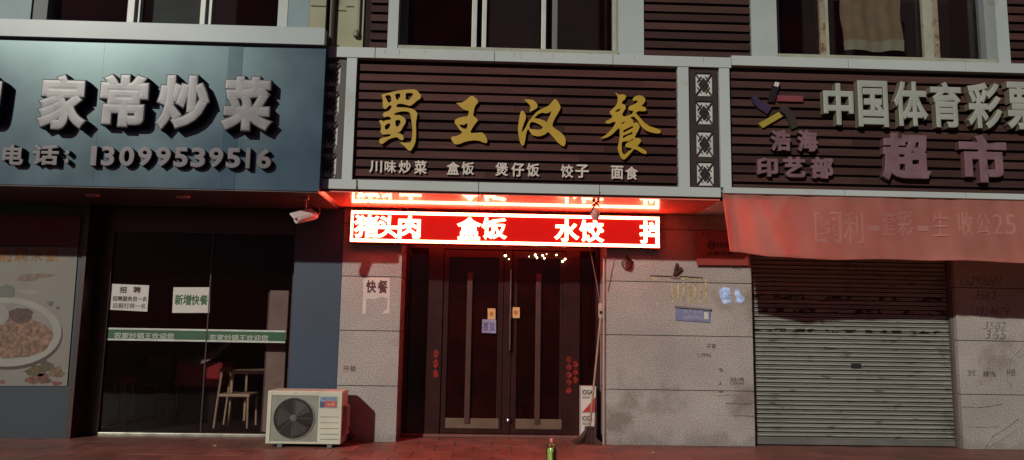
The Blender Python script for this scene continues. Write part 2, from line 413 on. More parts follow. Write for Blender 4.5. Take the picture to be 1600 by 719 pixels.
ms = thing('shop_sign', 'brown slatted sign with four gold brush characters and a row of small white dish names', 'shop sign', ((CX0+CX1)/2, -.9, 2.6))
tz0, tz1 = band(ms, 820, 81, 97, -1.02, -.93, (586, 773, 958), CX0, U(1143, 97, -1.02).x)
bz0, bz1 = band(ms, 820, 286.5, 301.5, -1.02, -.93, (557, 748, 937), CX0, CX1)
MX1 = U(1143, 97, -1.02).x
B('backing_board', BACK, ms, (CX0+.01, CX1-.01, -.93, -.6, ZS+.012, tz1-.01))
B('canopy_box', BACK, ms, (CX0+.01, CX1-.01, -.6, -.001, ZS+.012, tz1-.012))
SOFF = mat('glossy_soffit_panel', (.72, .17, .12), .3, var=.06, vscale=2, spec=.6, coat=1.0)
SOFF.node_tree.nodes['Principled BSDF'].inputs['Coat Roughness'].default_value = .045
xs = [CX0+.004, U(748, 300, -1).x, U(937, 300, -1).x, CX1-.004]
for a, c in zip(xs[:-1], xs[1:]):
    B('soffit_panel', SOFF, ms, (a, c-.006, -1.0, .0, ZS-.002, ZS+.010))
def post(parent, pxl, pxr, name='trim_post', Y=-1.012, m=PALE):
    x0, x1, _, _ = R4(pxl, 110, pxr, 285, Y)
    return B(name, m, parent, (x0, x1, Y, -.93, bz1, tz0), bev=.003)
post(ms, 537.5, 553.5); post(ms, 1060, 1077)
sx0 = U(554, 190, -.96).x; sx1 = U(1061, 190, -.96).x
slats('slats', ms, sx0, sx1, bz1+.01, tz0-.05, SLAT)
lattice(ms, 504, 531, ROWS); lattice(ms, 1086, 1113, ROWS)

# gold brush characters, outlines traced
def brush(ox, oy, s, outer, holes, label):
    def P(q): return [(U(ox+x/s, oy+y/s, -1.0).x, U(ox+x/s, oy+y/s, -1.0).z) for x, y in q]
    cu = bpy.data.curves.new('brush', 'CURVE'); cu.dimensions = '2D'; cu.fill_mode = 'BOTH'; cu.extrude = .006; cu.bevel_depth = .002; cu.bevel_resolution = 1
    for ring in [outer]+holes:
        pts = P(ring); sp = cu.splines.new('BEZIER'); sp.bezier_points.add(len(pts)-1); sp.use_cyclic_u = True; sp.resolution_u = 4
        n = len(pts)
        for i, (x, z) in enumerate(pts):
            b_ = sp.bezier_points[i]; b_.co = (x, z, 0)
            a = Vector(pts[i-1]); c = Vector(pts[(i+1) % n]); p = Vector((x, z)); t = (c-a)
            if t.length > 1e-6: t.normalize()
            turn = (p-a).normalized().dot((c-p).normalized())
            k = .26 if turn > .1 else .08
            hl = p-t*(p-a).length*k; hr = p+t*(c-p).length*k
            b_.handle_left_type = b_.handle_right_type = 'FREE'
            b_.handle_left = (hl.x, hl.y, 0); b_.handle_right = (hr.x, hr.y, 0)
    o = bpy.data.objects.new('brush', cu); COL.objects.link(o); bpy.context.view_layer.update()
    me = bpy.data.meshes.new_from_object(o.evaluated_get(bpy.context.evaluated_depsgraph_get()))
    bpy.data.objects.remove(o)
    for v in me.vertices: v.co = Vector((v.co.x, -1.0-v.co.z, v.co.y))
    o = link('character', me, GOLD, ms); o['label'] = label
    return o
brush(585, 130, 5.99, [(70,112),(130,95),(200,78),(290,65),(375,62),(400,75),(437,120),(430,145),(400,165),(365,195),(335,213),(300,205),(260,195),(225,195),(210,205),(205,225),(240,230),(290,232),(340,240),(375,255),(400,285),(395,330),(388,380),(390,450),(388,520),(378,570),(355,615),(335,635),(310,620),(280,590),(245,558),(290,560),(335,558),(350,530),(358,470),(355,400),(345,330),(338,290),(320,270),(280,265),(230,270),(180,290),(200,302),(235,302),(265,315),(292,345),(288,380),(268,410),(255,435),(235,458),(205,464),(235,472),(265,490),(275,520),(262,535),(235,525),(215,508),(180,512),(130,530),(75,570),(52,560),(50,530),(75,515),(120,505),(155,495),(150,478),(110,480),(78,480),(60,460),(65,420),(62,390),(48,360),(60,348),(85,360),(110,350),(150,345),(160,330),(130,312),(100,318),(82,305),(85,285),(110,270),(135,262),(155,240),(165,215),(140,210),(125,225),(105,242),(85,232),(80,200),(80,150)],
 [[(100,122),(140,112),(160,140),(157,172),(135,188),(120,165)],[(195,105),(235,97),(246,120),(238,140),(215,163),(200,140)],[(292,100),(330,92),(366,100),(345,138),(320,163),(292,150),(294,125)],[(100,400),(130,378),(152,385),(140,420),(112,440),(98,425)],[(198,350),(235,345),(247,365),(240,390),(215,412),(200,400)]], 'leftmost gold brush character')
brush(695, 140, 7.19, [(135,155),(190,150),(235,125),(275,90),(300,75),(330,85),(372,130),(368,155),(345,180),(332,210),(325,250),(318,285),(325,302),(355,325),(370,350),(350,375),(325,410),(300,450),(288,480),(300,492),(350,490),(420,488),(450,515),(475,565),(472,600),(440,598),(390,578),(330,572),(270,578),(220,590),(170,610),(120,617),(100,600),(75,560),(78,535),(110,530),(150,520),(185,500),(195,478),(170,455),(140,410),(115,375),(118,345),(150,325),(200,312),(255,302),(268,275),(272,240),(240,235),(210,225),(175,195),(150,170)],
 [[(162,392),(210,398),(255,378),(248,440),(215,445),(185,430)]], 'second gold brush character')
brush(800, 140, 7.19, [(100,255),(115,240),(135,255),(155,300),(150,340),(130,390),(112,450),(108,500),(120,480),(160,420),(180,375),(210,335),(240,295),(280,255),(320,230),(370,205),(410,185),(440,155),(470,120),(490,112),(520,150),(542,190),(540,220),(520,260),(490,310),(465,360),(452,405),(480,440),(540,480),(580,520),(600,560),(598,610),(585,638),(550,625),(510,590),(450,520),(405,480),(370,505),(310,525),(260,522),(225,508),(200,470),(185,440),(165,470),(150,550),(135,620),(120,632),(95,600),(78,530),(70,440),(80,350),(90,290)],
 [[(250,325),(285,285),(335,262),(380,268),(415,260),(445,238),(430,290),(400,350),(395,372),(360,352),(300,332)],[(200,385),(220,365),(260,372),(310,395),(350,428),(330,448),(290,455),(240,450),(205,445),(195,415)]], 'third gold brush character')
brush(800, 140, 7.19, [(140,118),(185,115),(240,125),(280,165),(285,200),(255,225),(205,250),(200,235),(210,210),(200,175),(170,145)], [], 'dot stroke of the third gold brush character')
brush(930, 130, 5.53, [(178,85),(200,102),(240,100),(265,115),(255,140),(235,158),(228,180),(255,190),(262,215),(245,245),(232,275),(245,290),(275,285),(320,268),(330,240),(295,235),(288,215),(300,200),(340,185),(370,160),(355,150),(330,155),(325,140),(345,118),(380,108),(415,120),(432,145),(420,175),(395,200),(435,215),(435,240),(400,243),(370,242),(350,262),(380,295),(420,340),(470,375),(530,395),(562,410),(560,432),(530,435),(480,425),(435,408),(400,375),(365,320),(330,290),(300,300),(325,320),(325,345),(365,345),(382,375),(370,410),(350,445),(340,475),(380,480),(395,500),(375,530),(360,545),(400,565),(438,590),(443,608),(430,612),(395,600),(355,575),(335,572),(310,600),(270,645),(245,660),(225,645),(205,600),(195,560),(205,520),(212,470),(215,420),(210,390),(190,400),(150,440),(100,470),(50,478),(85,455),(120,425),(150,390),(180,340),(160,335),(120,350),(90,345),(95,330),(130,312),(150,290),(130,265),(130,245),(155,220),(180,195),(195,160),(195,120)],
 [[(170,245),(205,222),(222,220),(205,245),(175,252)],[(218,362),(235,340),(262,332),(245,350)],[(240,412),(290,385),(325,370),(330,384),(290,407),(245,430)],[(240,457),(290,435),(325,420),(322,440),(280,457),(240,480)],[(232,510),(290,500),(330,480),(335,490),(290,510),(265,530),(262,550),(300,560),(325,568),(290,590),(250,618),(232,600),(228,560)]], 'rightmost gold brush character')
for ch, b4 in (('川', (577, 251, 597, 270)), ('味', (601, 251, 619, 270)), ('炒', (623, 251, 642, 271)), ('菜', (647, 251, 667, 272)),
               ('盒', (698, 253, 718, 273)), ('饭', (721, 253, 741, 274)), ('煲', (774, 254, 794, 275)), ('仔', (799, 254, 819, 276)), ('饭', (823, 255, 843, 277)),
               ('饺', (876, 257, 896, 278)), ('子', (899, 257, 920, 278)), ('面', (955, 259, 974, 280)), ('食', (977, 260, 997, 281))):
    char('small_character', ch, b4, -.995, .018, WLET, ms, bold=.022)

DRIP = mat('drip_stain', (.20, .19, .16), .7, var=.3, vscale=30, dirt=(.12, .09, .06), dscale=20)
rb = random.Random(21)
def drips(parent, n, pxa, pxb, pya, pyb, Y):
    for _ in range(n):
        x = rb.uniform(pxa, pxb); y = pya; w_ = rb.uniform(.4, 1.1); L = rb.uniform(.3, 1)*(pyb-pya); k = (x-pxa)*.0205
        bm = bmesh.new(); prism(bm, [(U(a, b+k, Y).x, U(a, b+k, Y).z) for a, b in ((x, y+1), (x+w_, y+1), (x+w_*.8, y+L*.7), (x+w_*.3, y+L))], Y-.0012, Y-.0002); obj('drip_stain', bm, DRIP, parent)
drips(ms, 12, 530, 1100, 76, 88, -1.0205)
# ------------------------------------------------------------------ right sign
rs = thing('shop_sign', 'brown slatted sign with grey-white and faded pink characters above the red cloth banner', 'shop sign', (4.5, -.9, 2.6))
RX1 = 7.2
RX0 = U(1127, 200, -1).x
rz0, rz1 = U(1370, 108, -1.02).z, U(1370, 93, -1.02).z
qz0, qz1 = U(1370, 307, -1.02).z, U(1370, 298, -1.02).z
def band2(parent, z0, z1, joints, x0, x1, m=PALE, Y0=-1.02):
    xs = [x0]+[U(j, 200, Y0).x for j in joints]+[x1]
    for a, c in zip(xs[:-1], xs[1:]): B('trim_band', m, parent, (a+.003, c-.003, Y0, -.93, z0, z1), bev=.003)
    B('joint_filler', GROUT, parent, (x0+.01, x1-.01, Y0+.012, -.935, z0+.005, z1-.005))
band2(rs, rz0, rz1, (1330, 1515), MX1, RX1)
band2(rs, qz0, qz1, (1316, 1503), RX0+.004, RX1)
x0, x1, _, _ = R4(1125.5, 110, 1141.5, 295, -1.012)
B('trim_post', PALE, rs, (x0, x1, -1.012, -.93, qz1, tz0), bev=.003)
B('backing_board', BACK, rs, (CX1+.0, RX1, -.93, -.6, qz0+.012, rz1-.01))
B('canopy_box', BACK, rs, (CX1+.0, RX1, -.6, -.001, ZS+.012, rz1-.012))
B('soffit_panel', PALE2, rs, (CX1+.004, RX1, -.93, .0, ZS-.002, ZS+.010))
slats('slats', rs, U(1143, 200, -.96).x, RX1-.1, qz1+.01, rz0-.05, SLATUP)
for ch, b4 in (('中', (1287, 130, 1334, 195)), ('国', (1341, 126, 1388, 198)), ('体', (1397, 127, 1450, 197)), ('育', (1455, 128, 1503, 199)), ('彩', (1512, 129, 1566, 201)), ('票', (1573, 128, 1628, 202))):
    char('character', ch, b4, -1.06, .085, GREENW, rs, bold=.03, side=mat('yellowed_letter_side', (.16, .15, .10), .6) if 'yellowed_letter_side' not in bpy.data.materials else bpy.data.materials['yellowed_letter_side'])
PSD = mat('pink_letter_side', (.13, .06, .06), .3)
for ch, b4 in (('浩', (1204, 203, 1236, 236)), ('海', (1246, 203, 1278, 237)), ('印', (1182, 246, 1216, 276)), ('艺', (1224, 245, 1259, 277)), ('部', (1268, 245, 1303, 279))):
    char('small_character', ch, b4, -1.03, .055, PINK, rs, bold=.035, bevel=.01, side=PSD)
for ch, b4 in (('超', (1378, 208, 1455, 282)), ('市', (1500, 210, 1574, 285))):
    char('character', ch, b4, -1.05, .075, PINK, rs, bold=.035, bevel=.01, side=PSD, label='large faded pink character')
def poly_part(name, pts, Y0, Y1, m, parent, label=None):
    bm = bmesh.new(); prism(bm, [(U(x, y, Y0).x, U(x, y, Y0).z) for x, y in pts], Y0, Y1); o = obj(name, bm, m, parent)
    if label: o['label'] = label
    return o
em = rs
poly_part('emblem_stroke', [(1175, 149), (1180, 147), (1189, 158), (1206, 168), (1199, 178), (1186, 170), (1177, 160)], -1.0, -.94, mat('purple_acrylic', (.045, .03, .065), .25), em, 'dull purple stroke of the emblem')
poly_part('emblem_stroke', [(1200, 159), (1209, 128), (1219, 131), (1210, 160)], -1.0, -.94, mat('black_mirror_acrylic', (.02, .015, .015), .1, spec=.9), em, 'black shiny upright stroke of the emblem')
poly_part('emblem_tip', [(1209, 134), (1211, 128), (1218, 129), (1216, 136)], -1.006, -1.001, WPAPER, em)
poly_part('emblem_stroke', [(1215, 149), (1255, 150), (1255, 159), (1215, 158)], -1.0, -.94, mat('pink_red_acrylic', (.20, .05, .055), .35), em, 'pink bar of the emblem')
poly_part('emblem_stroke', [(1185, 193), (1217, 175), (1223, 182), (1192, 200)], -1.0, -.94, mat('yellow_acrylic', (.34, .27, .04), .4), em, 'yellow bar of the emblem')
poly_part('emblem_stroke', [(1219, 167), (1230, 167), (1238, 174), (1244, 186), (1247, 198), (1237, 202), (1233, 190), (1228, 180), (1220, 174)], -.998, -.94, mat('olive_acrylic', (.035, .028, .022), .4), em, 'dark olive curved stroke of the emblem')

# ------------------------------------------------------------------ left sign
ls = thing('shop_sign', 'blue metal sign box with deep grey characters and a telephone number', 'shop sign', (-4, -1.1, 2.6))
LX1 = U(504.5, 180, -1.13).x
lz0 = U(250, 293.5, -1.13).z; lz1 = U(250, 62, -1.13).z; lb1 = U(250, 36, -1.18).z; lb0 = U(250, 63, -1.18).z
pe = [-7.5, U(155, 170, -1.13).x, U(352, 170, -1.13).x, U(374, 170, -1.13).x, LX1]
tl = [(0.0), (0.006), (.10), (-.05)]
for i, (a, c) in enumerate(zip(pe[:-1], pe[1:])):
    bm = bmesh.new(); t_ = tl[i]
    d = (c-a)*math.tan(t_*.18)
    y0 = -1.13; ya, yc = (y0-d/2, y0+d/2)
    vs_ = [bm.verts.new(p) for p in ((a+.001, ya, lz0), (c-.001, yc, lz0), (c-.001, yc, lb0+.01), (a+.001, ya, lb0+.01), (a+.001, -1.07, lz0), (c-.001, -1.07, lz0), (c-.001, -1.07, lb0+.01), (a+.001, -1.07, lb0+.01))]
    for f in ((0, 1, 2, 3), (4, 7, 6, 5), (0, 4, 5, 1), (3, 2, 6, 7), (0, 3, 7, 4), (1, 5, 6, 2)): bm.faces.new([vs_[k] for k in f])
    obj('face_panel', bm, BLUEP, ls)
B('box_body', BLUEP, ls, (-7.5, LX1, -1.07, -.001, lz0, lb1-.02))
B('top_band', mat('satin_metal_band', (.36, .42, .43), .33, var=.1, vscale=1.5, spec=.25), ls, (-7.5, U(507.5, 55, -1.18).x, -1.18, -1.05, lb0, lb1), bev=.003)
B('soffit_panel', mat('dark_red_soffit', (.07, .03, .03), .4, var=.2), ls, (-7.5, LX1-.01, -1.12, -.002, lz0-.012, lz0-.002))
for px, py in ((160, 303), (298, 306)):
    p = U(px, py, -.55); bm = bmesh.new(); lathe(bm, (p.x, -.75, lz0-.016), [(.075, .0), (.075, -.012), (.055, -.02), (.05, -.006)])
    obj('downlight', bm, mat('unlit_downlight', (.35, .2, .2), .4), ls, smooth=True)
BIG = mat('grey_stainless_letter', (.115, .11, .12), .28, metal=.0, var=.15, vscale=4, spec=.6, rvar=.05)
for ch, b4 in (('的', (-62, 112, 2, 192)), ('家', (57, 115, 138, 203)), ('常', (154, 115, 232, 199)), ('炒', (243, 116, 328, 205)), ('菜', (343, 118, 428, 205))):
    char('character', ch, b4, -1.245, .115, BIG, ls, bold=.062, bevel=.008, side=PSIDE)
for ch, b4 in (('电', (3, 226, 37, 258)), ('话', (50, 226, 92, 258)), (':', (101, 234, 108, 256))):
    char('small_character', ch, b4, -1.195, .065, PEWT, ls, bold=.035, bevel=.008, side=PSIDE)
xd = [(141, 151), (158, 179), (186, 210), (215, 237), (243, 267), (271, 294), (298, 321), (326, 349), (353, 376), (384, 391), (401, 424)]
for ch, (a, c) in zip('13099539516', xd):
    k = (a-139)/285
    char('digit', ch, (a, 228+k*4, c, 259+k*5), -1.195, .065, PEWT, ls, bold=.03, bevel=.01, side=PSIDE)

# ------------------------------------------------------------------ upper floor
ZT = 6.4; UY = -.97
up_ = thing('upper_wall', 'upper floor wall of white trim and brown slats around three dark windows', 'wall', (0, -.9, 4.2))
def xat(px, py, Y): return U(px, py, Y).x
zs_m = tz1            # top of middle band
zs_r = rz1
# middle bay
def trim(px0, px1, zb, Y=UY, m=PALE2, yb=-.75, name='trim_post', parent=None):
    return B(name, m, parent or up_, (xat(px0, 45, Y), xat(px1, 45, Y), Y, yb, zb, ZT))
trim(606, 622, zs_m); trim(966, 1006, zs_m); trim(1174, 1214, zs_r-.004)
trim(1557, 1576, zs_r)
for a, c, zb in ((568, 606, zs_m), (1006, 1174, zs_m), (1576, 1740, zs_r)):
    B('slat_backing', BACK, up_, (xat(a, 45, UY)+.003, xat(c, 45, UY)-.003, -.90, -.76, zb-.02, ZT-.1))
    slats('slats', up_, xat(a, 45, UY)+.004+(.06 if a == 568 else 0), xat(c, 45, UY)-.004, zb, ZT-.1, SLATUP, ph=.03, Y=-.945)
def window(label, px0, px1, zb, frames, sill_m, fy=-.80, reveal=None, tint=GLASSUP):
    """frames: list of (px0, px1, dy, material) upright members"""
    x0, x1 = xat(px0, 45, fy), xat(px1, 45, fy)
    t = thing('window', label, 'window', ((x0+x1)/2, fy, zb))
    if reveal: B('reveal', reveal, t, (xat(px0, 45, UY)+.0, x0+.004, UY+.01, fy+.05, zb+.03, ZT))
    bm = bmesh.new()
    for a, c, dy, m in frames:
        B('mullion', m, t, (xat(a, 45, fy+dy), xat(c, 45, fy+dy), fy+dy, fy+dy+.05, zb+.03, ZT-.2), bev=.004)
    B('glass', tint, t, (x0+.01, x1-.01, fy+.056, fy+.062, zb+.03, ZT-.2))
    B('sill', sill_m, t, (xat(px0, 80, -.99), xat(px1, 80, -.99), -1.0, -.73, zb-.003, zb+.045), bev=.006)
    B('room', BLACK, t, (x0-.4, x1+.4, .6, .64, zb-.2, ZT), (x0-.4, x1+.4, fy+.1, .6, zb-.16, zb-.1), (x0-.4, x0-.36, fy+.1, .6, zb-.1, ZT), (x1+.36, x1+.4, fy+.1, .6, zb-.1, ZT))
    return t
GREYF = mat('grey_reveal', (.12, .13, .14), .6, var=.1)
window('dark window with white sliding frames above the gold-lettered sign', 622, 966, zs_m,
       [(622, 637, .0, GREYF), (737, 745, -.01, WFRAME), (753, 760, .02, WFRAME), (846, 853, -.01, WFRAME), (863, 871, .02, GREYF), (957, 966, 0, CREAM)], CREAM)
w2 = window('window with rusty brown mullions and a cloth hanging inside, above the right sign', 1215, 1557, zs_r,
       [(1215, 1218, 0, CREAM), (1282, 1290, 0, RUST), (1290, 1295, .01, CREAM), (1443, 1458, -.015, CREAM), (1457, 1467, .0, RUST), (1531, 1557, .01, GREYF)], CREAM)
# cloth hung inside the right window
def cloth_grid(name, f, nu, nv, m, parent=None, th=.004):
    bm = bmesh.new(); g = [[bm.verts.new(f(i/nu, j/nv)) for i in range(nu+1)] for j in range(nv+1)]
    for j in range(nv):
        for i in range(nu): bm.faces.new((g[j][i], g[j][i+1], g[j+1][i+1], g[j+1][i]))
    if th: bmesh.ops.solidify(bm, geom=bm.faces[:], thickness=th)
    return obj(name, bm, m, parent, smooth=True)
CY = -.66
a0, a1 = U(1318, 72, CY), U(1412, 72, CY)
def cf(u, v):
    z = a0.z+v*1.5+.012*sin(u*9)
    x = a0.x+(a1.x-a0.x)*u+(-.07*v if v < .5 else -.035)*(1 if u < .5 else .7)+.01*sin(v*20)
    return (x, CY+.008*sin(u*14+v*3)+.004*sin(u*31), z)
curt = cloth_grid('hanging_cloth', cf, 40, 20, mat('tan_cloth', (.42, .33, .22), .9, var=.15, vscale=8, bump=.3, bscale=120))
tag(curt, 'tan cloth hanging behind the glass of the rusty upper window', 'cloth')
def cf2(u, v):
    p = Vector(cf(u, v*.04)); return (p.x, p.y-.012, p.z-.05+v*(.05+.02*u)+.0)
h = cloth_grid('hem', cf2, 30, 3, mat('pale_hem', (.50, .49, .36), .9), curt)
# beige recessed wall, pipes
bw = thing('beige_wall', 'stained greenish beige wall strip between the blue sign and the brown slats', 'wall', (-1.7, -.6, 4.2))
zb_ = zs_m-.3
B('plaster', BEIGE, bw, (xat(507, 40, -.9), xat(568, 40, -.93)-.004, -.91, .2, zb_, ZT))
bm = bmesh.new()
for px, py, L in ((486, 10, .15), (520, 17, .14), (541, 11, .08)):
    p = U(px, py, -1.045 if px < 500 else -.915); yy = -1.043 if px < 500 else -.913; box(bm, p.x, p.x+L, yy, yy+.004, p.z, p.z+.012)
obj('crack_line', bm, GROUT, bw)
bm = bmesh.new(); p = U(516, 60, -.95); tube(bm, [(p.x, -.95, tz1+.01), (p.x, -.95, ZT)], .035, 14)
o = tag(obj('drain_pipe', bm, mat('brown_pipe', (.10, .075, .06), .5, var=.2), smooth=True), 'brown vertical drain pipe in front of the beige wall strip', 'pipe')
bm = bmesh.new(); p = U(560, 50, -.93); tube(bm, [(p.x, -.93, p.z-.03), (p.x, -.93, ZT)], .016, 10); 
lathe(bm, (p.x-.02, -.94, U(556, 57, -.94).z), [(.0, 0), (.03, .0), (.035, .04), (.018, .07), (.0, .07)], 14)
o = tag(obj('conduit', bm, mat('grey_conduit', (.17, .17, .13), .5), smooth=True), 'thin grey conduit with an end cap beside the brown slats', 'conduit')
# left upper
lu = thing('upper_wall', 'pale blue upper wall above the blue sign box, with white window framing', 'wall', (-4, -1, 4.3))
LY = -1.04
B('blue_panel', TEAL, lu, (-7.5, xat(48, 20, LY), LY, -.8, lb1-.05, ZT)); B('blue_panel', TEAL, lu, (xat(450, 20, LY), xat(483, 20, LY), LY, -.8, lb1-.05, ZT))
B('corner_panel', BEIGE, lu, (xat(483, 20, LY)+.002, xat(509, 20, LY), LY, -.8, lb1-.05, ZT))
B('trim_post', PALE2, lu, (xat(434, 20, LY)+.002, xat(450, 20, LY)-.002, LY-.005, -.8, lb1-.05, ZT), bev=.003)
B('trim_post', GREYF, lu, (xat(50, 20, LY)+.002, xat(73, 20, LY)-.002, LY+.01, -.8, lb1-.05, ZT), bev=.003)
fy = -.98
t = thing('window', 'dark three-pane window with white mullions above the blue sign box', 'window', (-3.6, fy, lb1))
for a, c, dy, m in ((199, 210, -.02, WFRAME), (210, 219, .02, WFRAME), (313, 321, -.02, WFRAME), (321, 331, .02, WFRAME)):
    B('mullion', m, t, (xat(a, 15, fy+dy), xat(c, 15, fy+dy), fy+dy, fy+dy+.045, lb1, ZT-.2), bev=.004)
B('glass', GLASSUP, t, (xat(60, 15, fy), xat(440, 15, fy), fy+.07, fy+.076, lb1, ZT-.2))
B('blind', mat('dark_teal_blind', (.05, .075, .07), .8, var=.2), t, (xat(212, 15, -.8), xat(318, 15, -.8), -.83, -.82, lb1-.3, ZT))
B('room', BLACK, t, (-5.6, -1.9, .3, .34, lb1-.3, ZT), (-5.6, -1.9, -.79, .3, lb1-.06, lb1-.02))

# ------------------------------------------------------------------ glazed left shop front
gf = thing('glass_shopfront', 'dark glazed shop front under the blue sign, with notices and a green band', 'shopfront', ((XL0+XB0)/2, GL, 0))
gx0, gx1 = XL0+.05, XB0
B('frame', DARKM, gf, (gx0, gx0+.16, GL-.03, GL+.04, 0, 2.57), (gx1-.07, gx1, GL-.03, GL+.04, 0, 2.57), (gx0+.16, gx1-.07, GL-.03, GL+.04, 2.28, 2.57), bev=.003)
B('threshold', mat('worn_steel_sill', (.30, .29, .24), .35, metal=.5, var=.3, vscale=8), gf, (gx0+.16, gx1-.07, GL-.03, GL+.04, .0, .035), bev=.004)
xm = U(325, 500, GL).x
B('meeting_stile', DARKM, gf, (xm-.006, xm+.006, GL-.008, GL+.012, .036, 2.28))
B('glass', GLASS, gf, (gx0+.16, xm-.007, GL, GL+.008, .036, 2.28), (xm+.007, gx1-.07, GL+.001, GL+.009, .036, 2.28))
x0, x1, z0, z1 = R4(155, 517, 446, 531, GL-.01)
B('green_band', GREENB, gf, (x0, xm-.008, GL-.006, GL-.002, z0, z1), (xm+.008, x1, GL-.006, GL-.002, z0, z1))
B('white_line', LWHITE, gf, (x0, xm-.008, GL-.006, GL-.002, z1+.001, z1+.02), (xm+.008, x1, GL-.006, GL-.002, z1+.001, z1+.02), (x0, xm-.008, GL-.006, GL-.002, z0-.02, z0-.001), (xm+.008, x1, GL-.006, GL-.002, z0-.02, z0-.001))
words('band_text', '农家炒锅王欢迎您', (178, 520, 272, 530), GL-.0085, .0015, WINK, gf, bold=.015)
words('band_text', '农家炒锅王欢迎您', (327, 523, 419, 533), GL-.0085, .0015, WINK, gf, bold=.015)
def notice(name, label, cat, quad, Y, m, texts=(), th=.003):
    t = poly_part(name, quad, Y, Y+th, m, None); tag(t, label, cat)
    for s, b4, mm, bo in texts:
        words('lettering', s, b4, Y-.0015, .001, mm, t, bold=bo)
    return t
notice('notice', 'white hiring notice with three rows of dark characters on the left shop glass', 'notice', [(174, 443.5), (233, 446), (230, 487), (171, 484)], GL-.006, WPAPER,
       [('招', (187, 448, 198, 458), INK, .03), ('聘', (208, 448, 220, 458), INK, .03), ('招聘服务员一名', (176, 463, 229, 471), INK, .02), ('后厨打荷一名', (176, 474, 227, 482), INK, .01)])
notice('notice', 'white notice with large green characters on the left shop glass', 'notice', [(271, 449), (329, 449), (327, 489), (269, 489)], GL-.006, WPAPER,
       [('新', (273, 460, 286, 477), GREENI, .03), ('增', (286, 460, 299, 477), GREENI, .03), ('快', (299, 461, 312, 477), GREENI, .03), ('餐', (312, 461, 325, 477), GREENI, .03)])

# interior
YEL = mat('yellowed_metal_tube', (.62, .56, .38), .4, var=.15)
def chair_near(px, Y):
    p = U(px, 620, Y); X = p.x
    t = thing('dining_chair', 'pale metal chair with open back inside the left shop, near the glass', 'chair', (X, Y, 0))
    s = .42; zs_ = U(px, 620, Y).z; zt = U(px, 578, Y).z
    # seat faces +x ; back at x-
    for yy in (Y, Y+.36):
        bm = bmesh.new(); tube(bm, [(X-.03, yy, 0), (X+.0, yy, zs_), (X+.03, yy, zt)], .014); obj('back_leg', bm, YEL, t, True)
        bm = bmesh.new(); tube(bm, [(X+.37, yy, 0), (X+.36, yy, zs_)], .014); obj('front_leg', bm, YEL, t, True)
    B('seat', YEL, t, (X, X+.38, Y-.01, Y+.37, zs_, zs_+.035), bev=.01)
    B('backrest', mat('red_plastic', (.35, .03, .03), .4), t, (X-.0, X+.035, Y-.01, Y+.37, zt-.03, zt+.02), bev=.01)
chair_near(341, 1.0)
def chair_far(label, px, Y, m):
    X = U(px, 600, Y).x; t = thing('dining_chair', label, 'chair', (X, Y, 0))
    for dx in (0, .34):
        for dy in (0, .34):
            bm = bmesh.new(); tube(bm, [(X+dx, Y+dy, 0), (X+dx, Y+dy, .44 if dy == 0 else .82)], .012, 8); obj('leg', bm, m, t, True)
    B('seat', m, t, (X-.01, X+.35, Y-.01, Y+.35, .44, .47), bev=.01); B('backrest', m, t, (X-.01, X+.35, Y+.33, Y+.355, .66, .82), bev=.01)
PMT = mat('grey_metal_tube', (.30, .27, .24), .4)
chair_far('dim grey chair far inside the left shop below the hiring notice', 205, 1.7, PMT)
chair_far('dim grey chair inside the left shop just right of the glass door line', 262, 2.1, PMT)
def dtable(label, px0, px1, pyt, Y, m, group=None, d=.7):
    x0 = U(px0, pyt, Y).x; x1 = U(px1, pyt, Y).x; zt = U((px0+px1)/2, pyt, Y).z
    t = thing('dining_table', label, 'table', ((x0+x1)/2, Y, 0), group)
    B('tabletop', m, t, (x0, x1, Y, Y+d, zt-.035, zt), bev=.005)
    for x in (x0+.05, x1-.05):
        for y in (Y+.05, Y+d-.05): B('leg', m, t, (x-.014, x+.014, y-.014, y+.014, 0, zt-.035))
dtable('pale yellow table behind the metal chair inside the left shop', 355, 432, 580, 1.15, YEL)
dtable('dim dark table at the left inside the shop', 175, 245, 571, 2.4, mat('dim_wood', (.12, .08, .06), .5))
def stool(label, px, Y):
    p = U(px, 590, Y); t = thing('stool', label, 'stool', (p.x, Y, 0))
    bm = bmesh.new(); lathe(bm, (p.x, Y, p.z), [(.13, -.06), (.15, 0), (.13, .015)], 18); obj('seat', bm, mat('dull_red_plastic', (.5, .06, .04), .4), t, True)
    for a in range(4):
        bm = bmesh.new(); q = a*pi/2+.6; tube(bm, [(p.x+.09*cos(q), Y+.09*sin(q), p.z-.05), (p.x+.15*cos(q), Y+.15*sin(q), 0)], .012); obj('leg', bm, YEL, t, True)
stool('small round red stool in the dark left part of the shop', 194, 1.2)
ct = thing('counter', 'long red counter inside the left shop behind the metal chair', 'counter', (-2.6, 2, 0))
x0, x1, z0, z1 = R4(275, 566, 347, 605, 1.45)
B('front_panel', mat('red_counter_panel', (.34, .015, .02), .4, var=.3, vscale=4), ct, (x0, x1, 1.45, 1.95, z0, z1), bev=.01)
B('base', BLACK, ct, (x0+.05, x1-.05, 1.5, 1.9, 0, z0))
def wf(u, v):
    p0 = U(286+u*76, 567-26*u*u-12*u, 1.40); return (p0.x+.03*v, 1.40-.04*v, p0.z+.004-(.03+.05*sin(u*pi))*v)
o = cloth_grid('plastic_sheet', wf, 16, 4, mat('pale_plastic_sheet', (.55, .58, .52), .4), None, .004)
tag(o, 'curved pale plastic sheet lying over the red counter', 'plastic sheet')
x0, x1, z0, z1 = R4(417, 454, 447, 625, GL+.2)
o = thing('display_cabinet', 'upright pale grey cabinet inside the glass beside the blue pillar', 'cabinet', (x0, GL+.2, 0))
B('body', mat('pale_grey_cabinet', (.36, .34, .29), .6, var=.15, vscale=5, dirt=(.10, .05, .05), dscale=4, dth=.58), o, (x0, x1, GL+.2, GL+.45, .03, z1), bev=.006)
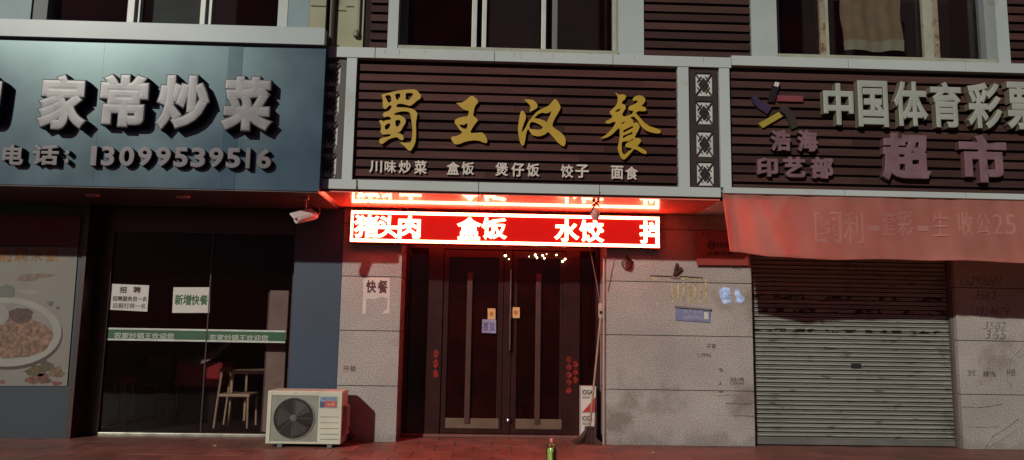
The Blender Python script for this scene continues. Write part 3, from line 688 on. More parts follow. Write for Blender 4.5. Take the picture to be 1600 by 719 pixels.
B('door_edge', GREYF, o, (x0-.015, x0-.002, GL+.2, GL+.24, .03, z1-.02))

# ------------------------------------------------------------------ food poster
PY = -.012
pw = mat('dimmed_white_poster', (.165, .152, .132), .6, var=.06)  # poster white darkened to paint the weaker light on this wall
po = poly_part('food_poster', [(-60, 386.5), (122, 386.5), (104.5, 603), (-60, 603)], PY, -.001, pw, None); tag(po, 'food poster in dimmed colours with a plate of meat and rice on the far left wall', 'poster')
def ell(name, cx, cy, rx, ry, k, m, rot=0, wob=0, seed=0, n=40):
    rnd = random.Random(seed); ph = [rnd.uniform(0, 6.28) for _ in range(4)]
    pts = []
    for i in range(n):
        a = 2*pi*i/n; r = 1+wob*(sin(3*a+ph[0])+.6*sin(5*a+ph[1])+.5*sin(9*a+ph[2]))
        x, y = cos(a)*rx*r, sin(a)*ry*r
        pts.append((cx+x*cos(rot)-y*sin(rot), cy+x*sin(rot)+y*cos(rot)))
    return poly_part(name, pts, PY-.0008*k, PY-.0008*(k-1), m, po)
PR = lambda n_, c, **k: mat(n_, tuple(v*.85 for v in c), .6, **k)  # print colours dimmed along with the poster white
ell('plate_shadow', 12, 523, 86, 55, 1, PR('print_shadow', (.045, .025, .02)))
ell('plate', 9, 519, 87, 54, 2, PR('print_white', (.27, .26, .235)))
ell('plate_rim', 7, 517, 75, 44, 3, PR('print_grey', (.205, .19, .17)))
ell('meat', 30, 527, 50, 33, 4, PR('print_meat', (.19, .10, .06), var=.6, vscale=22, dirt=(.07, .03, .02), dscale=18, dth=.52), wob=.05, seed=3)
ell('meat', 32, 493, 20, 12, 5, PR('print_dark_meat', (.06, .025, .015), var=.5, vscale=25), wob=.08, seed=5)
ell('bowl', -2, 492, 16, 16, 6, PR('print_bowl', (.24, .23, .21)))
ell('glass_print', 10, 456, 14, 11, 1, PR('print_green', (.10, .11, .09)), wob=.04)
ell('ginger_print', 52, 433, 28, 5, 1, PR('print_tan', (.15, .10, .07), var=.4, vscale=20), rot=-.12, wob=.15, seed=8)
ell('ginger_print', 44, 456, 16, 4, 1, PR('print_cream', (.24, .22, .19)), rot=.1, wob=.1, seed=9)
for i, (x, y, rx, ry, c) in enumerate(((55, 580, 14, 9, (.08, .05, .015)), (72, 573, 12, 9, (.06, .055, .015)), (88, 582, 11, 8, (.12, .07, .03)), (66, 592, 13, 8, (.10, .03, .015)), (50, 594, 10, 6, (.12, .04, .02)), (88, 599, 8, 3, (.14, .03, .02)), (2, 597, 6, 3, (.14, .05, .03)), (78, 474, 5, 4, (.10, .09, .09)), (90, 481, 3, 2, (.10, .09, .09)))):
    ell('garnish', x, y, rx, ry, 3+i % 3, PR('print_garnish', c, var=.6, vscale=30), wob=.14, seed=20+i)
for ch, b4 in (('锅', (-4, 388, 18, 410)), ('焖', (22, 388, 43, 409)), ('米', (47, 388, 67, 409)), ('饭', (70, 388, 92, 411))):
    char('title_character', ch, b4, PY-.002, .0018, PR('print_orange', (.22, .10, .02), var=.5, vscale=20), po, bold=.035)

# ------------------------------------------------------------------ middle entrance doors
en = thing('shop_entrance', 'dark red-framed glass double doors under the lit red sign', 'doors', ((XS1+XR0)/2, GY, 0))
DZ = 2.45
def upr(name, a, c, y0, y1, z0, z1, m, yref=500): 
    return B(name, m, en, (U(a, yref, y0).x, U(c, yref, y0).x, y0, y1, z0, z1), bev=.003)
dx0, dx1 = XS1+.002, XR0-.002
B('step', mat('doorstep_stone', (.13, .05, .04), .6, var=.2, vscale=6), en, (dx0, dx1, GY-.06, GY+.2, 0, .035), bev=.006)
B('outer_frame', DOORF, en, (dx0, dx0+.05, GY-.03, GY+.05, .036, DZ), bev=.003); B('outer_frame', DOORF, en, (dx1-.05, dx1, GY-.03, GY+.05, .036, DZ), bev=.003)
B('header', DOORF, en, (dx0+.05, dx1-.05, GY-.03, GY+.05, 2.18, DZ), bev=.003)
upr('post', 667, 691, GY-.04, GY+.06, .036, 2.18, DOORF); upr('post', 883, 906, GY-.04, GY+.06, .036, 2.18, DOORF)
upr('side_pane', 640, 667, GY, GY+.008, .036, 2.18, DGLASS); upr('side_pane', 906, 938, GY, GY+.008, .036, 2.18, DGLASS)
for (a, c, bar_) in ((692, 786, (729, 737)), (800, 883, (837, 845))):
    z0 = .045
    upr('door_stile', a, a+8, GY-.02, GY+.03, z0, 2.17, DOORF); upr('door_stile', c-8, c, GY-.02, GY+.03, z0, 2.17, DOORF)
    upr('door_rail', a+8, c-8, GY-.018, GY+.028, z0, .13, DOORF); upr('door_rail', a+8, c-8, GY-.018, GY+.028, 2.08, 2.17, DOORF)
    upr('kick_plate', a+8, c-4, GY-.026, GY-.0185, .10, .215, TANP)
    upr('door_glass', a+8, c-8, GY, GY+.008, .13, 2.08, DGLASS)
    upr('door_bar', bar_[0], bar_[1], GY-.045, GY-.027, .16, 1.90, DOORB)
upr('astragal', 787, 799, GY-.035, GY+.04, .045, 2.17, DOORF)
bm = bmesh.new(); xh = U(798, 450, GY-.07).x
tube(bm, [(xh, GY-.04, 1.95), (xh, GY-.075, 1.93), (xh, GY-.075, 1.0), (xh, GY-.04, .98)], .011, 10); obj('pull_handle', bm, CHROME, en, True)
bm = bmesh.new(); lathe(bm, (xh, GY-.05, .2), [(.001, -.03), (.02, -.022), (.026, 0), (.02, .02), (.001, .03)], 14, 'y'); obj('door_stop', bm, CHROME, en, True)
YP = mat('yellow_sticker', (.50, .36, .16), .6, var=.1); OR = mat('orange_print', (.35, .14, .02), .6)
for a, b_, lab in ((762, 482, 'yellow square sticker on the left door leaf, above the blue sticker'), (800, 480, 'yellow square sticker on the right door leaf beside the handle')):
    o = notice('sticker', lab, 'sticker', [(a, b_), (a+12, b_+.3), (a+12, b_+17), (a, b_+17)], GY-.046, YP); 
    ell_pts = [(a+6+3.2*cos(t*.52), b_+8.5+3.6*sin(t*.52)) for t in range(12)]
    poly_part('print', ell_pts, GY-.048, GY-.0465, OR, o)
o = notice('sticker', 'pale blue sticker on the left door leaf, below the yellow one', 'sticker', [(753.5, 499), (775, 499.5), (775, 521), (753, 520)], GY-.046, mat('pale_blue_paper', (.22, .24, .38), .6, var=.2, vscale=30), [('推', (755, 503, 763, 517), mat('blue_ink', (.05, .06, .2), .6), 0.02), ('拉', (765, 503, 773, 517), bpy.data.materials['blue_ink'], .02)])
# red paper ornaments on posts
def ornament(label, px, rows, Y, n):
    t = thing('paper_couplet', label, 'paper decoration', (U(px, rows[0], Y).x, Y, U(px, rows[1], Y).z))
    z1 = U(px, rows[0], Y).z; z0 = U(px, rows[1], Y).z; hw = .034
    x = U(px, (rows[0]+rows[1])/2, Y).x
    for k in range(n):
        zc = z1-(z1-z0)*(k+.5)/n; hh = (z1-z0)/n*.47; bm = bmesh.new()
        prism(bm, [(x-hw*.8, zc+hh*.5), (x, zc+hh), (x+hw*.8, zc+hh*.45), (x+hw, zc-hh*.3), (x+hw*.2, zc-hh), (x-hw*.9, zc-hh*.5)], Y-.004-.006*(k % 2), Y)
        obj('paper_piece', bm, mat('shiny_red_foil', (.17, .02, .015), .25, var=.6, vscale=25) if 'shiny_red_foil' not in bpy.data.materials else bpy.data.materials['shiny_red_foil'], t)
ornament('torn red paper couplet on the post left of the left door leaf', 681, (545, 592), GY-.045, 3)
ornament('string of shiny red paper pieces on the post right of the right door leaf', 889, (556, 616), GY-.045, 5)
ornament('shorter red paper strip beside the string of shiny red pieces', 899, (563, 600), GY-.045, 3)

# things in the right of the entrance
def cb():
    t = thing('carton', 'white carton with black letters and red triangle behind the broom', 'carton', (U(918, 660, .42).x, .42, 0))
    Y = .28
    x0, x1, z0, z1 = R4(908, 604, 932, 672, Y)
    zm = U(920, 645, Y).z
    B('carton_body', WPAPER, t, (x0, x1, Y, Y+.16, .0, zm-.002), (x0, x1, Y, Y+.16, zm+.002, z1), bev=.004)
    poly_part('red_triangle', [(931, 620), (931, 644), (910, 644)], Y-.002, Y-.0005, mat('print_red', (.35, .03, .03), .5), t)
    words('lettering', 'IOGA', (910, 609, 926, 617), Y-.002, .001, INK, t, .03); words('lettering', 'AGUA', (910, 619, 922, 623), Y-.002, .001, INK, t)
    words('lettering', 'IOGA', (910, 650, 926, 658), Y-.002, .001, INK, t, .03); words('lettering', 'AGUA', (910, 660, 922, 664), Y-.002, .001, INK, t)
cb()
br = thing('broom', 'broom with light wooden pole leaning beside the door, dark bristles down', 'broom', (U(916, 690, .12).x, .12, 0))
bm = bmesh.new(); a = U(940, 480, .30); c = U(921, 672, .14); tube(bm, [(a.x, .30, a.z), (c.x, .14, c.z)], .013, 10); obj('pole', bm, mat('light_wood_pole', (.26, .16, .10), .5, var=.2, vscale=8), br, True)
rb = random.Random(4)
bm = bmesh.new(); 
for k in range(260):
    t0 = rb.uniform(-1, 1); d0 = rb.uniform(-1, 1)
    tube(bm, [(c.x+t0*.03, .14+d0*.03, c.z+.02), (c.x-.02+t0*.09, .13+d0*.06, .06), (c.x-.03+t0*.16+rb.uniform(-.01, .01), .10+d0*.11, .003)], .0035, 4)
obj('bristles', bm, mat('dark_bristles', (.05, .022, .02), .8), br)
B('head', DARKM, br, (c.x-.05, c.x+.05, .10, .18, c.z-.02, c.z+.04), bev=.01)
bm = bmesh.new(); x = U(943.5, 540, -.0).x; tube(bm, [(x, .0, 0), (x, .0, 2.08)], .012, 10)
tag(obj('corner_pipe', bm, mat('pinkish_pipe', (.34, .26, .22), .5), smooth=True), 'thin pale upright pipe against the left edge of the wide stone pillar', 'pipe')
def wire(name, label, pts, r, m=CABLE, cat='cable'):
    bm = bmesh.new(); tube(bm, [tuple(U(x, y, Y)) for x, y, Y in pts], r, 6)
    return tag(obj(name, bm, m, smooth=True), label, cat)
PKC = mat('pinkish_cable', (.30, .15, .13), .5)
wire('cable', 'pale cable hanging diagonally in front of the right side pane', [(921, 386, -.1), (926, 410, .0), (932, 440, .1), (937, 472, .15), (938, 492, .2)], .006, PKC)
wire('cable', 'thin reddish cable crossing the top corner of the wide stone pillar', [(962, 392, -.02), (955, 425, -.02), (949, 455, -.02)], .004, PKC)
o = thing('junction_box', 'small pale switch box at the end of the hanging cable beside the door', 'switch box', tuple(U(938, 483, .05)))
x0, x1, z0, z1 = R4(935.5, 474, 941.5, 497, .02); B('box', mat('pale_box', (.42, .34, .26), .5), o, (x0, x1, .02, .06, z0, z1), bev=.005)
B('lever', DARKM, o, (x0+.008, x1-.008, .005, .019, z0+.05, z0+.08))

# added glowing dots on a wire, painting lamp reflections in the door glass
rb = random.Random(9)
glintm = mat('reflection_glow', (.9, .8, .5), .4, emis=(1, .8, .42), estr=9)
lt = thing('reflection_dots', 'row of glowing dots painted as lamp reflections across the top of the right door leaf', 'painted reflection', tuple(U(850, 400, .6)))
pp = [(827, 401), (836.5, 398.5), (839, 402.5), (848, 399), (850.5, 403.5), (854, 397), (869.5, 398.5), (879, 408.5), (883, 405)]
bm = bmesh.new(); tube(bm, [tuple(U(x, y-1.5, GY-.06)) for x, y in pp], .003, 5); obj('added_wire', bm, CABLE, lt)  # added wire that joins the painted reflection dots
for i, (x, y) in enumerate(pp):
    p = U(x, y, GY-.06); r = (.006, .014, .011, .012, .011, .006, .010, .013, .012)[i]
    bm = bmesh.new(); bmesh.ops.create_icosphere(bm, subdivisions=2, radius=r, matrix=Matrix.Translation(p)); obj('reflection_dot', bm, glintm, lt, True)
l2 = thing('reflection_dots', 'pair of glowing dots painted as lamp reflections at the head of the door meeting stile', 'painted reflection', tuple(U(790, 400, GY-.06)))
for x, y, r in ((789.5, 399.5, .015), (795, 405, .007)):
    p = U(x, y, GY-.06); bm = bmesh.new(); bmesh.ops.create_icosphere(bm, subdivisions=2, radius=r, matrix=Matrix.Translation(p)); obj('reflection_dot', bm, glintm, l2, True)

# ------------------------------------------------------------------ LED sign
led = thing('led_sign', 'lit red scrolling LED sign with white-hot characters above the dark doors', 'LED sign', tuple(U(789, 382, -.2)))
LYD = -.10
x0, x1, z0, z1 = R4(548, 334.3, 1030, 382.3, LYD)
LEDON = mat('led_lit', (.1, .1, .1), .6, emis=(1, .10, .05), estr=46)
LEDBG = mat('led_panel_glow', (.08, .01, .01), .4, emis=(1, .012, .008), estr=.55)
B('case', DARKM, led, (x0-.008, x1+.008, LYD+.004, LYD+.09, z0-.01, z1+.01), bev=.003)
B('panel', LEDBG, led, (x0, x1, LYD, LYD+.003, z0, z1))
e = .033
B('border', LEDON, led, (x0, x1, LYD-.006, LYD-.001, z1-e, z1), (x0, x1, LYD-.006, LYD-.001, z0, z0+e), (x0, x0+.026, LYD-.006, LYD-.001, z0+e, z1-e), (x1-.026, x1, LYD-.006, LYD-.001, z0+e, z1-e))
zc0, zc1 = z0+e+.012, z1-e-.012
for ch, a, c in (('猪', 553, 592), ('头', 589, 622), ('肉', 622, 657), ('盒', 714, 752), ('饭', 752, 792), ('水', 866, 905), ('饺', 905, 944), ('拌', 999, 1041)):
    xa, xb = U(a, 358, LYD).x, U(c, 358, LYD).x
    bm = bmesh.new(); place_text(bm, ch, xa, xb, zc0, zc1, LYD-.006, LYD-.001, bold=.03)
    if ch == '拌': bmesh.ops.bisect_plane(bm, geom=bm.verts[:]+bm.edges[:]+bm.faces[:], plane_co=(x1-.03, 0, 0), plane_no=(1, 0, 0), clear_outer=True)
    if ch == '猪': bmesh.ops.bisect_plane(bm, geom=bm.verts[:]+bm.edges[:]+bm.faces[:], plane_co=(x0+.027, 0, 0), plane_no=(-1, 0, 0), clear_outer=True)
    me = bpy.data.meshes.new('lit_character'); bm.to_mesh(me); bm.free(); link('lit_character', me, LEDON, led)
for x in (x0+.3, (x0+x1)/2, x1-.3): B('hanger', DARKM, led, (x-.01, x+.01, LYD+.03, LYD+.05, z1+.011, ZS-.003))
bm = bmesh.new(); tube(bm, [(XS1+.06, LYD+.14, z0+.09), (XR0-.06, LYD+.14, z0+.09)], .012, 8)  # added red emitter, unseen behind the sign, brings its glow to the doors
obj('added_glow_tube', bm, mat('added_red_glow', (.3, .02, .02), .4, emis=(1, .04, .025), estr=42), led, True)

# hanging ornament and cables below the band
p = U(930, 333, -.85)
o = thing('bulb_holder', 'small pink lamp holder dangling by twisted wire in front of the LED sign', 'lamp holder', tuple(p))
bm = bmesh.new(); lathe(bm, p, [(.012, -.075), (.03, -.07), (.046, -.03), (.045, .01), (.03, .04), (.012, .05)], 18); obj('globe', bm, mat('pink_globe', (.5, .22, .18), .5), o, True)
bm = bmesh.new()
tube(bm, [tuple(U(*q)) for q in ((937, 300, -1.03), (936, 312, -.95), (931, 322, -.85))], .006, 6)
for a, c in (((925, 306), (937, 316)), ((939, 306), (926, 316)), ((925, 322), (936, 314)), ((922, 333), (930, 320)), ((937, 323), (926, 312))):
    tube(bm, [tuple(U(*a, -.86)), tuple(U(*c, -.87))], .009, 6)
obj('twisted_wire', bm, mat('dark_red_wire', (.05, .01, .01), .6), o)
wire('cable', 'dark cable looping under the left end of the middle canopy', [(557, 281, -1.03), (558, 297, -1.03), (565, 305, -.7), (575, 317, -.4), (583, 323, -.15)], .004)
# ------------------------------------------------------------------ security camera
o = thing('security_camera', 'white bullet security camera hanging under the blue sign near its right corner', 'security camera', tuple(U(478, 300, -.8)))
WC = mat('white_camera_plastic', (.62, .56, .54), .35)
ptop = U(478, 318, -.8); zt = lz0-.013
bm = bmesh.new(); tube(bm, [(ptop.x, -.8, zt), (ptop.x, -.8, U(478, 331, -.8).z)], .008, 10); lathe(bm, (ptop.x, -.8, zt), [(.03, 0), (.03, -.02), (.01, -.03)], 16); obj('bracket', bm, mat('red_brown_bracket', (.35, .2, .19), .4), o, True)
a, c = Vector(U(461, 344, -.92)), Vector(U(494, 336, -.74)); d = (c-a).normalized()
def oriented_lathe(name, a, d, prof, m, parent, seg=24):
    bm = bmesh.new(); lathe(bm, (0, 0, 0), prof, seg); q = Vector((0, 0, 1)).rotation_difference(d).to_matrix().to_4x4()
    bm.transform(Matrix.Translation(a) @ q); return obj(name, bm, m, parent, True)
L = (c-a).length
oriented_lathe('housing', a, d, [(.036, .01), (.042, .02), (.042, L*.9), (.034, L)], WC, o)
oriented_lathe('lens', a, d, [(.001, .012), (.028, .012), (.03, .02), (.001, .021)], BLACK, o)
bm = bmesh.new(); box(bm, -.042, .042, -.012, .006, -.04, L*.85, bev=.004)
q = Vector((0, 0, 1)).rotation_difference(d).to_matrix().to_4x4(); bm.transform(Matrix.Translation(a+Vector((0, 0, .045))) @ q @ Matrix.Rotation(pi/2*0, 4, 'Z')); obj('sun_hood', bm, WC, o)
bm = bmesh.new(); tube(bm, [tuple(U(*q_, -.74)) for q_ in ((493, 338), (499, 334), (500, 328), (496, 322), (489, 318), (480, 312), (478, 305))], .005, 6); obj('tail_wire', bm, mat('reddish_wire', (.3, .08, .07), .5), o, True)
# small shadow-lit wires
# ------------------------------------------------------------------ banner
BM = bpy.data.materials.new('red_cloth'); BM.use_nodes = True
n = BM.node_tree.nodes; l = BM.node_tree.links; pbs = n['Principled BSDF']
def cloth_colour(m, col):
    n = m.node_tree.nodes; l = m.node_tree.links; p = n['Principled BSDF']; p.inputs['Roughness'].default_value = .8
    tc = n.new('ShaderNodeTexCoord'); nz = n.new('ShaderNodeTexNoise'); nz.inputs['Scale'].default_value = 2.2; nz.inputs['Detail'].default_value = 7; l.new(tc.outputs['Object'], nz.inputs['Vector'])
    mr = n.new('ShaderNodeMapRange'); mr.inputs[1].default_value = .3; mr.inputs[2].default_value = .7; mr.inputs[3].default_value = .85; mr.inputs[4].default_value = 1.15; l.new(nz.outputs['Fac'], mr.inputs[0])
    s = n.new('ShaderNodeVectorMath'); s.operation = 'SCALE'; s.inputs[0].default_value = col; l.new(mr.outputs[0], s.inputs['Scale']); l.new(s.outputs[0], p.inputs['Base Color'])
    wv = n.new('ShaderNodeTexNoise'); wv.inputs['Scale'].default_value = 160; l.new(tc.outputs['Object'], wv.inputs['Vector'])
    b = n.new('ShaderNodeBump'); b.inputs['Strength'].default_value = .2; b.inputs['Distance'].default_value = .004; l.new(wv.outputs['Fac'], b.inputs['Height']); l.new(b.outputs[0], p.inputs['Normal'])
    t = n.new('ShaderNodeBsdfTranslucent'); t.inputs[0].default_value = (.8, .2, .11, 1)
    x = n.new('ShaderNodeMixShader'); x.inputs[0].default_value = .45; l.new(p.outputs[0], x.inputs[1]); l.new(t.outputs[0], x.inputs[2]); l.new(x.outputs[0], n['Material Output'].inputs[0])
cloth_colour(BM, (.52, .20, .165))
BX0t = U(1130, 309, -1.03).x; BX0b = U(1142, 401, -1.03).x; BZt = qz0-.012
def bf(u, v):
    zb = U(1370, 405.5, -1.03).z
    x = (BX0t*(1-v)+BX0b*v); X = x+(7.2-x)*u**1.0
    s = X-BX0b
    droop = .02*math.exp(-((s-.05)/.25)**2)*(-1)+.008*sin(s*2.3)+.004*sin(s*7)
    Z = BZt+(zb-BZt)*v - (droop if v > 0 else 0)*v + (0.035*math.exp(-(s/.35)**2))*v
    fold = .035*sin(s*2.1+v*1.0)*v+.012*sin(s*6.5-v*2)*v + .05*math.exp(-((s-.28-.25*v)/.10)**2)*(.3+v) - .03*math.exp(-((s-.03)/.05)**2)
    fold += .006*sin(s*13+3*v)+.004*sin(s*29-5*v)+.010*sin(s*4.3+2.2)*(1-v)
    fold += .02*math.exp(-((s-.62+.4*v)/.05)**2)*(1-v)
    return (X, -1.0+.0-fold*.9, Z)
ban = cloth_grid('cloth_banner', bf, 160, 14, BM, None, 0)
tag(ban, 'long faded red cloth banner hanging below the right sign, glowing at its left end', 'banner')
hem = cloth_grid('hem', lambda u, v: Vector(bf(u*.022, v))+Vector((0, -.012, 0)), 4, 14, BM, ban, 0)
hem2 = cloth_grid('hem', lambda u, v: Vector(bf(u, .955+.04*v))+Vector((0, -.006, 0)), 160, 1, BM, ban, 0)
def gh(s, b4):
    bm = bmesh.new(); x0, x1, z0, z1 = R4(*b4, -1.05); place_text(bm, s, x0, x1, z0, z1, -1.0, -.999, 0.0)
    bmesh.ops.triangulate(bm, faces=bm.faces[:])
    zb = U(1370, 405.5, -1.03).z
    for v in bm.verts:
        vv = (v.co.z-BZt)/(zb-BZt); x = (BX0t*(1-vv)+BX0b*vv); u = (v.co.x-x)/(7.2-x); base = Vector(bf(u, vv)); v.co.y = base.y-.0045
    bmesh.ops.delete(bm, geom=[f for f in bm.faces if f.normal.y > -.3], context='FACES')
    me = bpy.data.meshes.new('faded_text'); bm.to_mesh(me); bm.free(); return link('faded_text', me, GHM, ban)
GHM = bpy.data.materials.new('faded_print'); GHM.use_nodes = True; cloth_colour(GHM, (.56, .30, .27))
for s, b4 in (('国', (1276, 330, 1318, 380)), ('利', (1322, 330, 1352, 380)), ('一', (1360, 352, 1378, 360)), ('套', (1382, 329, 1406, 368)), ('彩', (1408, 329, 1432, 368)), ('一', (1440, 352, 1456, 360)), ('生', (1462, 330, 1488, 368)), ('收', (1502, 330, 1524, 368)), ('公', (1530, 333, 1552, 366)), ('25', (1556, 334, 1590, 366))):
    gh(s, b4)

# ------------------------------------------------------------------ roller shutter
def shutter_mat():
    m = mat('greenish_grey_shutter', (.51, .52, .47), .42, var=.10, vscale=1.2, spec=.5, dirt=(.16, .15, .13), dscale=1.6, dth=.6)
    n = m.node_tree.nodes; l = m.node_tree.links; p = n['Principled BSDF']; src = p.inputs['Base Color'].links[0].from_socket
    tc = [x for x in n if x.type == 'TEX_COORD'][0]
    # rust and scrape marks: long streaks inside single slat rows
    mp = n.new('ShaderNodeMapping'); mp.inputs['Scale'].default_value = (5, 1, 20); l.new(tc.outputs['Object'], mp.inputs[0])
    nz = n.new('ShaderNodeTexNoise'); nz.inputs['Scale'].default_value = 1.0; nz.inputs['Detail'].default_value = 5; l.new(mp.outputs[0], nz.inputs['Vector'])
    r = n.new('ShaderNodeMapRange'); r.inputs[1].default_value = .60; r.inputs[2].default_value = .68; l.new(nz.outputs['Fac'], r.inputs[0])
    sp = n.new('ShaderNodeSeparateXYZ'); l.new(tc.outputs['Object'], sp.inputs[0])
    def bandz(z, w_):
        a = n.new('ShaderNodeMath'); a.operation = 'SUBTRACT'; l.new(sp.outputs['Z'], a.inputs[0]); a.inputs[1].default_value = z
        b = n.new('ShaderNodeMath'); b.operation = 'ABSOLUTE'; l.new(a.outputs[0], b.inputs[0])
        c = n.new('ShaderNodeMath'); c.operation = 'LESS_THAN'; l.new(b.outputs[0], c.inputs[0]); c.inputs[1].default_value = w_; return c.outputs[0]
    zsrc = None
    for z, w_ in ((U(1340, 466, .12).z, .02), (U(1340, 487, .12).z, .02), (U(1340, 518, .12).z, .02)):
        o_ = bandz(z, w_)
        if zsrc is None: zsrc = o_
        else:
            q = n.new('ShaderNodeMath'); q.operation = 'MAXIMUM'; l.new(zsrc, q.inputs[0]); l.new(o_, q.inputs[1]); zsrc = q.outputs[0]
    mp2 = n.new('ShaderNodeMapping'); mp2.inputs['Scale'].default_value = (9, 1, 14); l.new(tc.outputs['Object'], mp2.inputs[0])
    nz2 = n.new('ShaderNodeTexNoise'); nz2.inputs['Scale'].default_value = 1.0; nz2.inputs['Detail'].default_value = 4; l.new(mp2.outputs[0], nz2.inputs['Vector'])
    r2 = n.new('ShaderNodeMapRange'); r2.inputs[1].default_value = .50; r2.inputs[2].default_value = .54; l.new(nz2.outputs['Fac'], r2.inputs[0])
    k = n.new('ShaderNodeMath'); k.operation = 'MULTIPLY'; l.new(zsrc, k.inputs[0]); l.new(r2.outputs[0], k.inputs[1])
    k2 = n.new('ShaderNodeMath'); k2.operation = 'MAXIMUM'; l.new(k.outputs[0], k2.inputs[0])
    rr = n.new('ShaderNodeMath'); rr.operation = 'MULTIPLY'; rr.inputs[1].default_value = .6; l.new(r.outputs[0], rr.inputs[0]); l.new(rr.outputs[0], k2.inputs[1])
    mx = n.new('ShaderNodeMix'); mx.data_type = 'RGBA'; l.new(k2.outputs[0], mx.inputs['Factor']); l.new(src, mx.inputs['A']); mx.inputs['B'].default_value = (.085, .065, .045, 1)
    l.new(mx.outputs['Result'], p.inputs['Base Color']); return m
SHUT = shutter_mat()
st = thing('roller_shutter', 'closed grey metal roller shutter with rust streaks and a small lock', 'roller shutter', ((XR1+XP0)/2, .12, 0))
SY = .12
bm = bmesh.new(); prof = []
z = .075; k = 0
while z < 2.56:
    P = .0495
    prof += [(SY+(.001 if k % 2 else .006), z+.001), (SY-.002, z+.006), (SY-.008, z+.018), (SY-.008, z+.032), (SY-.002, z+.043), (SY+(.006 if k % 2 else .001), z+.048)]
    z += P; k += 1
xa, xb = XR1+.03, XP0-.03
va = [bm.verts.new((xa, y, zz)) for y, zz in prof]; vb = [bm.verts.new((xb, y, zz)) for y, zz in prof]
for i in range(len(prof)-1): bm.faces.new((va[i], vb[i], vb[i+1], va[i+1]))
bmesh.ops.solidify(bm, geom=bm.faces[:], thickness=.004)
me = obj('slat_curtain', bm, SHUT, st, smooth=False)
B('bottom_rail', mat('shutter_rail', (.12, .12, .11), .5, var=.2), st, (xa, xb, SY-.015, SY+.02, .012, .076), bev=.005)
GM = mat('guide_metal', (.10, .08, .075), .5)
B('guide_rail', GM, st, (XR1+.002, XR1+.032, .06, .19, 0, 2.56), bev=.003); B('guide_rail', GM, st, (XP0-.032, XP0-.002, .06, .19, 0, 2.56), bev=.003)
x0, x1, z0, z1 = R4(1330, 567.5, 1345, 575, SY-.012); B('lock', mat('black_lock', (.02, .02, .02), .4), st, (x0, x1, SY-.025, SY-.005, z0, z1), bev=.004)

# ------------------------------------------------------------------ things on the stone
notice('torn_notice', 'torn white paper notice reading quick meals on the narrow stone pillar', 'notice', [(568, 433.5), (609, 434.5), (608.5, 489.5), (597, 490.5), (600, 486), (605, 483), (605.5, 466), (596, 464), (585, 468), (573, 467), (571, 490), (566.5, 490)], -.003, WPAPER,
       [('快', (572, 438, 588, 458), mat('dark_red_ink', (.07, .012, .012), .6), .035), ('餐', (590, 438, 606, 459), bpy.data.materials['dark_red_ink'], .03)])
STI = mat('faded_black_stamp', (.085, .075, .07), .8, dirt=(.22, .2, .18), dscale=30, dth=.5)
def stamp(parent, s, b4, Y=-.0015):
    return words('stamp_mark', s, b4, Y, .0015, STI, parent, .02)
stamp(pil_l, '开锁', (536, 571, 557, 581))
for s, b4 in (('开锁', (1104, 537, 1119, 545)), ('13995', (1090, 552, 1111, 558)), ('疏通', (1141, 590, 1163, 596)), ('13899', (1141, 597, 1163, 602)), ('电', (1123, 575, 1130, 581)), ('2', (1122, 597, 1128, 602)), ('修', (1122, 611, 1130, 614))): stamp(pil_r, s, b4)
def scrawl(parent, pts, w_=.006, m=STI, name='scratch_mark', Y=-.002):
    bm = bmesh.new(); P = [U(x, y, Y) for x, y in pts]
    tube(bm, [(p.x, Y+.0012, p.z) for p in P], w_/2, 6); 
    for v in bm.verts: v.co.y = min(max(v.co.y, Y-.001), .002)
    return obj(name, bm, m, parent)
scrawl(pil_r, [(1134, 631), (1150, 630), (1160, 632), (1172, 631), (1177, 628)], .012); scrawl(pil_r, [(1147, 650), (1160, 649.5), (1178, 651)], .010); scrawl(pil_r, [(1120, 619), (1140, 617), (1160, 620)], .006)
scrawl(pil_r, [(1015, 431), (1045, 432), (1070, 432.5), (1098, 434.5)], .016, RUSTD, 'rust_stain')
scrawl(pil_r, [(1145, 419), (1158, 421)], .01)
for i, (s, b4) in enumerate((('13292001', (1502, 432, 1564, 446)), ('3562', (1524, 455, 1556, 468)), ('13954679', (1518, 480, 1576, 493)), ('3582', (1538, 503, 1572, 515)), ('365', (1540, 516, 1572, 530)), ('办证', (1512, 577, 1524, 588)), ('疏通', (1536, 580, 1556, 590)), ('开锁', (1572, 576, 1587, 588)))):
    o_ = char('scrawled_number', s, b4, -.002, .0018, mat('black_marker', (.075, .068, .062), .8, dirt=(.22, .205, .185), dscale=16, dth=.46) if 'black_marker' not in bpy.data.materials else bpy.data.materials['black_marker'], pil_f, bold=-.012 if s[0].isdigit() else .02, shear=.3 if s[0].isdigit() else 0)
FM = bpy.data.materials['black_marker']
scrawl(pil_f, [(1504, 636), (1530, 637), (1555, 634), (1568, 631)], .008, FM); scrawl(pil_f, [(1510, 667), (1530, 668), (1560, 667)], .006, FM); scrawl(pil_f, [(1540, 700), (1552, 682), (1575, 668), (1592, 654)], .008, FM)
scrawl(pil_f, [(1596, 545), (1582, 558), (1575, 578), (1574, 595), (1582, 606)], .005, FM); scrawl(pil_f, [(1545, 700), (1565, 688), (1590, 670)], .004, FM)
PLM = mat('clear_tape', (.34, .31, .24), .12, var=.15, vscale=9, spec=.8)
